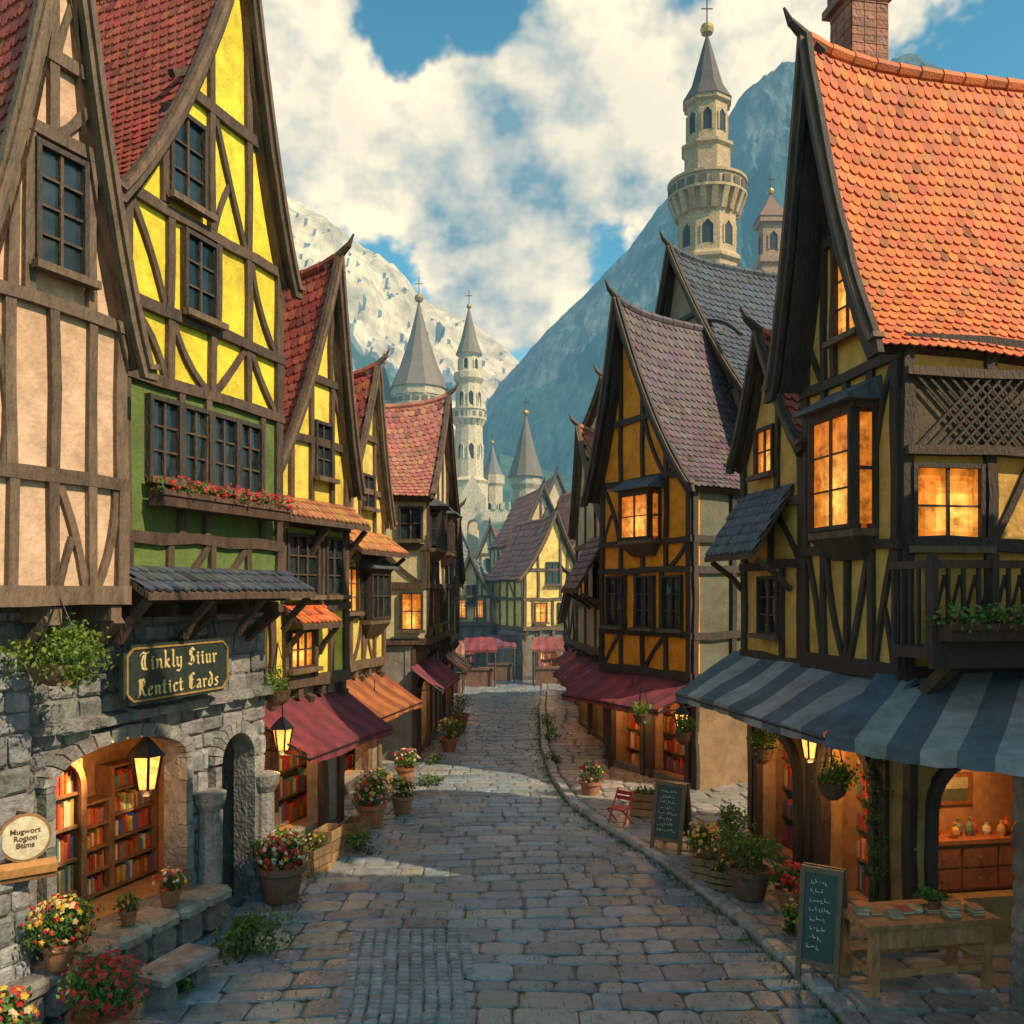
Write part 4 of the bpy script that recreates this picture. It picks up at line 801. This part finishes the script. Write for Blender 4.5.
# ------------------------------------------------------------------ props
def chalk(x,y,z,w,h,ang,lab):
    a=math.radians(ang); g=F((x,y),(math.cos(a),math.sin(a)),(-math.sin(a),math.cos(a))); e=thing('chalkboard_sign',lab,'chalkboard',(x,y,z),'chalkboard easels'); 
    for sgn,nm in ((1,'board'),(-1,'back_board')):
        m=M()
        def Q(u,s_,t): return g.p(u,sgn*(-.24+.2*s_)-sgn*t,z+h*s_)
        def bx(u0,u1,s0,s1,t0,t1,c): m.hexa([Q(u0,s0,t0),Q(u1,s0,t0),Q(u1,s0,t1),Q(u0,s0,t1),Q(u0,s1,t0),Q(u1,s1,t0),Q(u1,s1,t1),Q(u0,s1,t1)],c)
        bx(-w/2,-w/2+.05,0,1,-.02,.02,TIM2);bx(w/2-.05,w/2,0,1,-.02,.02,TIM2);bx(-w/2+.05,w/2-.05,.95,1,-.018,.018,TIM2);bx(-w/2+.05,w/2-.05,.15,.2,-.018,.018,TIM2)
        bx(-w/2+.05,w/2-.05,.2,.95,-.008,.008,(.035,.07,.06)); m.build(nm,[PAIN],e)
        if sgn>0:
            m=M()
            for r in range(8):
                s0=.86-r*.08; u=-w/2+.09+ru(0,.04); e2=w/2-.1-ru(0,.1)
                while u<e2:
                    l=ru(.01,.035); s1=s0+ru(-.012,.012); bx(u,u+l,s1,s1+.008,.009,.012,(.6,.62,.55)); 
                    if R.random()<.6: bx(u,u+.006,s1,s1+.03,.009,.012,(.6,.62,.55))
                    u+=l+ru(.004,.02)
            m.build('chalk_writing',[PAIN],e,kind='stuff')
chalk(3.15,9.1,.1,.42,1.1,-35,'tall chalkboard easel with white writing on the pavement'); chalk(2.42,13.6,.1,.5,1.0,-35,'green chalkboard easel standing outside the shops')
def tbl():
    g=F((3.42,8.55),(.98,.17),(-.17,.98)); e=thing('display_table','rustic wooden table displaying books outside the shop','table',g.p(.65,.25,.1)); c=(.5,.24,.1); zt=.75
    m=M()
    for i in range(5): m.box(g,-.05,1.38,i*.13,i*.13+.122,zt,zt+.045,vary(c,.2))
    m.build('table_top',[TIMB],e)
    for u,v in ((.02,.03),(1.24,.03),(.02,.55),(1.24,.55)): m=M(); m.box(g,u,u+.08,v,v+.08,.1,zt-.002,vary(c)); m.build('leg',[TIMB],e)
    m=M(); m.box(g,.1,1.24,.04,.07,.56,.74,c); m.box(g,.1,1.24,.05,.08,.28,.34,c); m.box(g,.03,.07,.11,.55,.28,.34,c); m.box(g,.1,1.24,.58,.61,.28,.34,c); m.build('rail',[TIMB],e,kind='stuff')
    for i in range(9):
        u,v=.05+i*.14+ru(-.02,.02),ru(.05,.3); k=R.randint(1,4); h=zt+.047
        o=thing('book_stack','stack of worn books on the wooden table','books',g.p(u,v,h),'books on the display table')
        for j in range(k):
            m=M(); t=ru(.015,.035); a=ru(-.2,.2); gg=F(g.p(u+.07,v+.09,0)[:2],(math.cos(a),math.sin(a)),(-math.sin(a),math.cos(a)))
            c2=vary(R.choice([(.4,.08,.05),(.15,.2,.2),(.5,.35,.15),(.2,.1,.05)]))
            m.box(gg,-.06,.06,-.085,.085,h,h+t*.15,c2); m.box(gg,-.057,.055,-.08,.08,h+t*.15,h+t*.85,(.6,.52,.38)); m.box(gg,-.06,.06,-.085,.085,h+t*.85,h+t,c2); m.build('book',[PAIN],o); h+=t+.001
    pp=g.p(.95,.42,zt+.047); pot(pp[0],pp[1],pp[2],.07,.06,.16,.12,None,260,'low tray of green herbs on table')
tbl()
gs=fR1.side(); e=thing('cabinet','dark carved wooden cabinet inside the lit shop','cabinet',gs.p(.95,.45,.62)); m=M()
m.box(gs,.42,1.85,.24,.62,.62,1.15,(.3,.09,.035)); m.box(gs,.4,1.88,.21,.64,1.15,1.2,(.44,.16,.06)); m.build('body',[PAIN],e)
for i in range(3):
    for j in range(2):
        m=M(); a=.45+i*.46; z=.66+j*.24; m.box(gs,a,a+.42,.222,.24,z,z+.21,(.4,.13,.045)); m.rod(gs.p(a+.2,.222,z+.1),gs.p(a+.2,.195,z+.1),.018,(.5,.35,.1),1); m.build('drawer',[PAIN,META],e)
for i in range(10):
    u=.5+i*.12; p=gs.p(u,.3+ru(0,.2),1.2); m=M(); h=ru(.1,.28); c=R.choice([(.6,.3,.08),(.6,.12,.05),(.7,.6,.35),(.15,.2,.15)]); m.lathe(p,[(.03,0),(.05,h*.3),(.045,h*.6),(.015,h*.8),(.022,h)],12,c); m.build('jar',[PAIN],loc=p,label='small glazed jar on the cabinet',category='jar',group='jars on the cabinet')
e=thing('picture_frame','small gilt framed picture on the shop wall','picture',gs.p(1.1,.62,1.7)); m=M(); pv=.6
for a in ((.85,1.3,1.5,1.54),(.85,1.3,1.82,1.86),(.85,.89,1.54,1.82),(1.26,1.3,1.54,1.82)): m.box(gs,a[0],a[1],pv,pv+.04,a[2],a[3],(.25,.09,.03))
m.build('frame',[PAIN],e,kind='stuff'); m=M(); m.box(gs,.89,1.26,pv+.02,pv+.035,1.54,1.68,(.08,.1,.05)); m.box(gs,.89,1.26,pv+.02,pv+.035,1.682,1.82,(.35,.32,.18)); m.build('canvas',[PAIN],e)
lantern(*fR1.p(1.6,-.2,1.9),s=.9,en=14,top=2.7); lantern(2.75,14.6,1.75,.8,12,top=2.4); lantern(*fR2.p(1.5,-.3,1.6),s=.8,en=14,top=2.2); lantern(*fL4.p(1.2,-.25,1.6),s=.8,en=12,top=2.2)
m=M()
for i in range(9): stone8(m,lambda a,b,h,i=i:(a,b,h),4.68,5.06,8.1,8.5,.1+i*.25,.1+i*.25+.245,vary((.25,.23,.21),.3),.01)
m.build('stone_pillar',[STON],loc=(4.87,8.3,.1),label='rough stone pillar supporting the striped awning',category='pillar')
e=thing('stone_bench','low weathered stone bench by the shop wall','bench',(-3.4,8.9,0)); bg_=F((-3.62,8.55),(.34,.94),(.94,-.34)); m=M(); stone8(m,lambda a,b,h:bg_.p(a,b,h),0,.8,0,.42,.28,.38,(.27,.25,.23),.015); m.build('seat',[STON],e)
for y in (.08,.55): m=M(); stone8(m,lambda a,b,h:bg_.p(a,b,h),y,y+.16,.06,.36,0.02,.28,(.22,.2,.19),.01); m.build('leg',[STON],e)
def crate(x,y,z,w,h,fill=1,a=0):
    a=math.radians(a); g=F((x,y),(math.cos(a),math.sin(a)),(-math.sin(a),math.cos(a)),z); e=thing('crate','slatted wooden crate of green plants' if fill else 'empty slatted wooden crate','crate',(x,y,z),'crates by the shops'); m=M()
    for i in range(3):
        z0=h*i/3+.01; c=vary((.28,.17,.08),.25); m.box(g,-w/2,w/2,-w/3,-w/3+.02,z0,z0+h/3-.02,c); m.box(g,-w/2,w/2,w/3-.02,w/3,z0,z0+h/3-.02,c); m.box(g,-w/2,-w/2+.02,-w/3+.02,w/3-.02,z0,z0+h/3-.02,c); m.box(g,w/2-.02,w/2,-w/3+.02,w/3-.02,z0,z0+h/3-.02,c)
    m.box(g,-w/2+.02,w/2-.02,-w/3+.02,w/3-.02,.01,.03,TIM); m.build('slats',[TIMB],e,kind='stuff')
    if fill: m=M(); m.leaves((x,y,z+h),(w*.45,w*.33,.16),300,.05,(.1,.18,.03),clump=8); m.flowers((x,y,z+h),(w*.45,w*.33,.16),14,.05,YEL); m.build('foliage',[LEAF],e,norm=False)
crate(2.75,12.15,.1,.6,.3,1,-30); crate(3.15,12.3,.1,.5,.45,1,-20); crate(2.85,11.75,.1,.5,.25,1,-30); crate(-2.6,17.8,0,.5,.35,1,80); crate(-2.5,14.3,0,.5,.35,0,80); crate(2.35,15.6,.1,.55,.4,1,-20); crate(-2.8,12.7,0,.5,.4,1,70); crate(-2.7,13.3,0,.45,.5,0,75)
e=thing('chair','small red wooden chair on the pavement','chair',(1.8,15.0,.1)); c=(.5,.035,.035); g=F((1.8,15.0),(.8,-.6),(.6,.8),.1); q=.78
def sb(m,u0,u1,v0,v1,z0,z1,c): m.box(g,u0*q,u1*q,v0*q,v1*q,z0*q,z1*q,c)
m=M(); 
for i in range(4): sb(m,-.2,.2,-.18+i*.095,-.1+i*.095,.33,.355,vary(c,.1))
m.build('seat',[PAIN],e,kind='stuff'); m=M()
for i in range(2): sb(m,-.2,.2,.2+i*.02,.22+i*.02,.48+i*.11,.56+i*.11,vary(c,.1))
m.build('backrest',[PAIN],e,kind='stuff')
for u in (-.2,.18):
    m=M(); m.hexa([g.p(u*q,-.16,0),g.p(u*q+.02,-.16,0),g.p(u*q+.02,-.13,0),g.p(u*q,-.13,0),g.p(u*q,.18,.56),g.p(u*q+.02,.18,.56),g.p(u*q+.02,.21,.56),g.p(u*q,.21,.56)],c); m.build('leg',[PAIN],e)
    m=M(); m.hexa([g.p(u*q-.024,.17,0),g.p(u*q-.004,.17,0),g.p(u*q-.004,.2,0),g.p(u*q-.024,.2,0),g.p(u*q-.024,-.14,.255),g.p(u*q-.004,-.14,.255),g.p(u*q-.004,-.11,.255),g.p(u*q-.024,-.11,.255)],c); m.build('leg',[PAIN],e)
# ------------------------------------------------------------------ world, sun, camera
SD=Vector((.70,-.42,.73)).normalized(); el=math.asin(SD.z); az=math.atan2(SD.x,SD.y)
w=bpy.data.worlds.new('World'); sc.world=w; w.use_nodes=True; nt=w.node_tree; N=nt.nodes; L=nt.links
for n in list(N): N.remove(n)
out=N.new('ShaderNodeOutputWorld'); sky=N.new('ShaderNodeTexSky'); sky.sky_type='NISHITA'; sky.sun_disc=False; sky.sun_elevation=el; sky.sun_rotation=az; sky.air_density=1.0; sky.dust_density=.5; sky.ozone_density=2
bg=N.new('ShaderNodeBackground'); tint=N.new('ShaderNodeMix'); tint.data_type='RGBA'; tint.blend_type='MULTIPLY'; tint.inputs[0].default_value=1; L.new(sky.outputs[0],tint.inputs[6]); tint.inputs[7].default_value=(.62,1.28,1.1,1); L.new(tint.outputs[2],bg.inputs[0]); bg.inputs[1].default_value=.145
tc=N.new('ShaderNodeTexCoord'); nrm=N.new('ShaderNodeVectorMath'); nrm.operation='NORMALIZE'; L.new(tc.outputs['Generated'],nrm.inputs[0])
def math_(op,a,b=None,c=None,clamp=False):
    n=N.new('ShaderNodeMath'); n.operation=op; n.use_clamp=clamp
    for i,x in enumerate((a,b,c)):
        if x is None: continue
        if isinstance(x,(int,float)): n.inputs[i].default_value=x
        else: L.new(x,n.inputs[i])
    return n.outputs[0]
def cloudn(off):
    mp=N.new('ShaderNodeMapping'); mp.inputs['Scale'].default_value=(1,1,1.3); mp.inputs['Location'].default_value=(3.1+off[0],1.7,.4+off[2]); L.new(nrm.outputs[0],mp.inputs[0])
    n=N.new('ShaderNodeTexNoise'); n.inputs['Scale'].default_value=4.2; n.inputs['Detail'].default_value=5; n.inputs['Roughness'].default_value=.52; L.new(mp.outputs[0],n.inputs['Vector'])
    v=N.new('ShaderNodeTexNoise'); v.inputs['Scale'].default_value=10; v.inputs['Detail'].default_value=4; v.inputs['Roughness'].default_value=.6; L.new(mp.outputs[0],v.inputs['Vector'])
    b=math_('ABSOLUTE',math_('MULTIPLY_ADD',v.outputs[0],2.0,-1.0))
    return math_('MULTIPLY_ADD',math_('SUBTRACT',b,.15),.3,n.outputs[0])
n1=cloudn((0,0,0)); n2=cloudn((.04,0,.045))
bias=None
for px,py,r,wt in ((330,110,.13,.2),(440,130,.14,.26),(510,190,.13,.26),(270,60,.1,.14),(600,80,.14,.2),(640,140,.12,.14),(470,290,.1,.2),(780,60,.15,.16),(900,20,.16,.12),(560,300,.06,.12),(385,60,.05,-.3),(600,225,.06,-.2),(480,15,.07,-.22),(300,20,.07,.1),(690,-10,.09,-.1),(380,245,.06,-.18),(690,200,.05,-.1)):
    d=Vector(((px-512)/900,1,(590-py)/900)).normalized()
    v=N.new('ShaderNodeVectorMath'); v.operation='DISTANCE'; L.new(nrm.outputs[0],v.inputs[0]); v.inputs[1].default_value=d
    mr=N.new('ShaderNodeMapRange'); mr.interpolation_type='SMOOTHSTEP'; mr.inputs[1].default_value=0; mr.inputs[2].default_value=r*1.5; mr.inputs[3].default_value=wt; mr.inputs[4].default_value=0; L.new(v.outputs['Value'],mr.inputs[0])
    bias=mr.outputs[0] if bias is None else math_('ADD',bias,mr.outputs[0])
dens=math_('ADD',n1,bias)
mr=N.new('ShaderNodeMapRange'); mr.interpolation_type='SMOOTHSTEP'; mr.inputs[1].default_value=.52; mr.inputs[2].default_value=.63; L.new(dens,mr.inputs[0])
lit=math_('MULTIPLY_ADD',math_('SUBTRACT',n1,n2),3.6,.58,True)
thick=N.new('ShaderNodeMapRange'); thick.inputs[1].default_value=.6; thick.inputs[2].default_value=1.05; thick.inputs[3].default_value=1.15; thick.inputs[4].default_value=.75; L.new(dens,thick.inputs[0])
lit2=math_('MULTIPLY',lit,thick.outputs[0],clamp=True)
cm=N.new('ShaderNodeMix'); cm.data_type='RGBA'; L.new(lit2,cm.inputs[0]); cm.inputs[6].default_value=(.2,.37,.46,1); cm.inputs[7].default_value=(1.12,.98,.72,1)
cb=N.new('ShaderNodeBackground'); L.new(cm.outputs[2],cb.inputs[0]); cb.inputs[1].default_value=1.05
ms=N.new('ShaderNodeMixShader'); L.new(mr.outputs[0],ms.inputs[0]); L.new(bg.outputs[0],ms.inputs[1]); L.new(cb.outputs[0],ms.inputs[2]); L.new(ms.outputs[0],out.inputs[0])
w.cycles.sampling_method='MANUAL'; w.cycles.sample_map_resolution=256
sl=bpy.data.lights.new('sun','SUN'); sl.energy=5; sl.angle=math.radians(.5); sl.color=(1,.8,.54); so=bpy.data.objects.new('sun',sl); sc.collection.objects.link(so); so.rotation_euler=SD.to_track_quat('Z','Y').to_euler()
cd=bpy.data.cameras.new('camera'); cd.sensor_width=36; cd.lens=36*900/1024; cd.shift_y=78/1024; cd.clip_end=6000; co=bpy.data.objects.new('camera',cd); sc.collection.objects.link(co); co.location=(0,0,4); co.rotation_euler=(math.radians(90),0,0); sc.camera=co
sc.view_settings.view_transform='Standard'; sc.view_settings.look='None'; sc.view_settings.exposure=0
for o in bpy.data.objects:
    if '_o' in o: del o['_o']
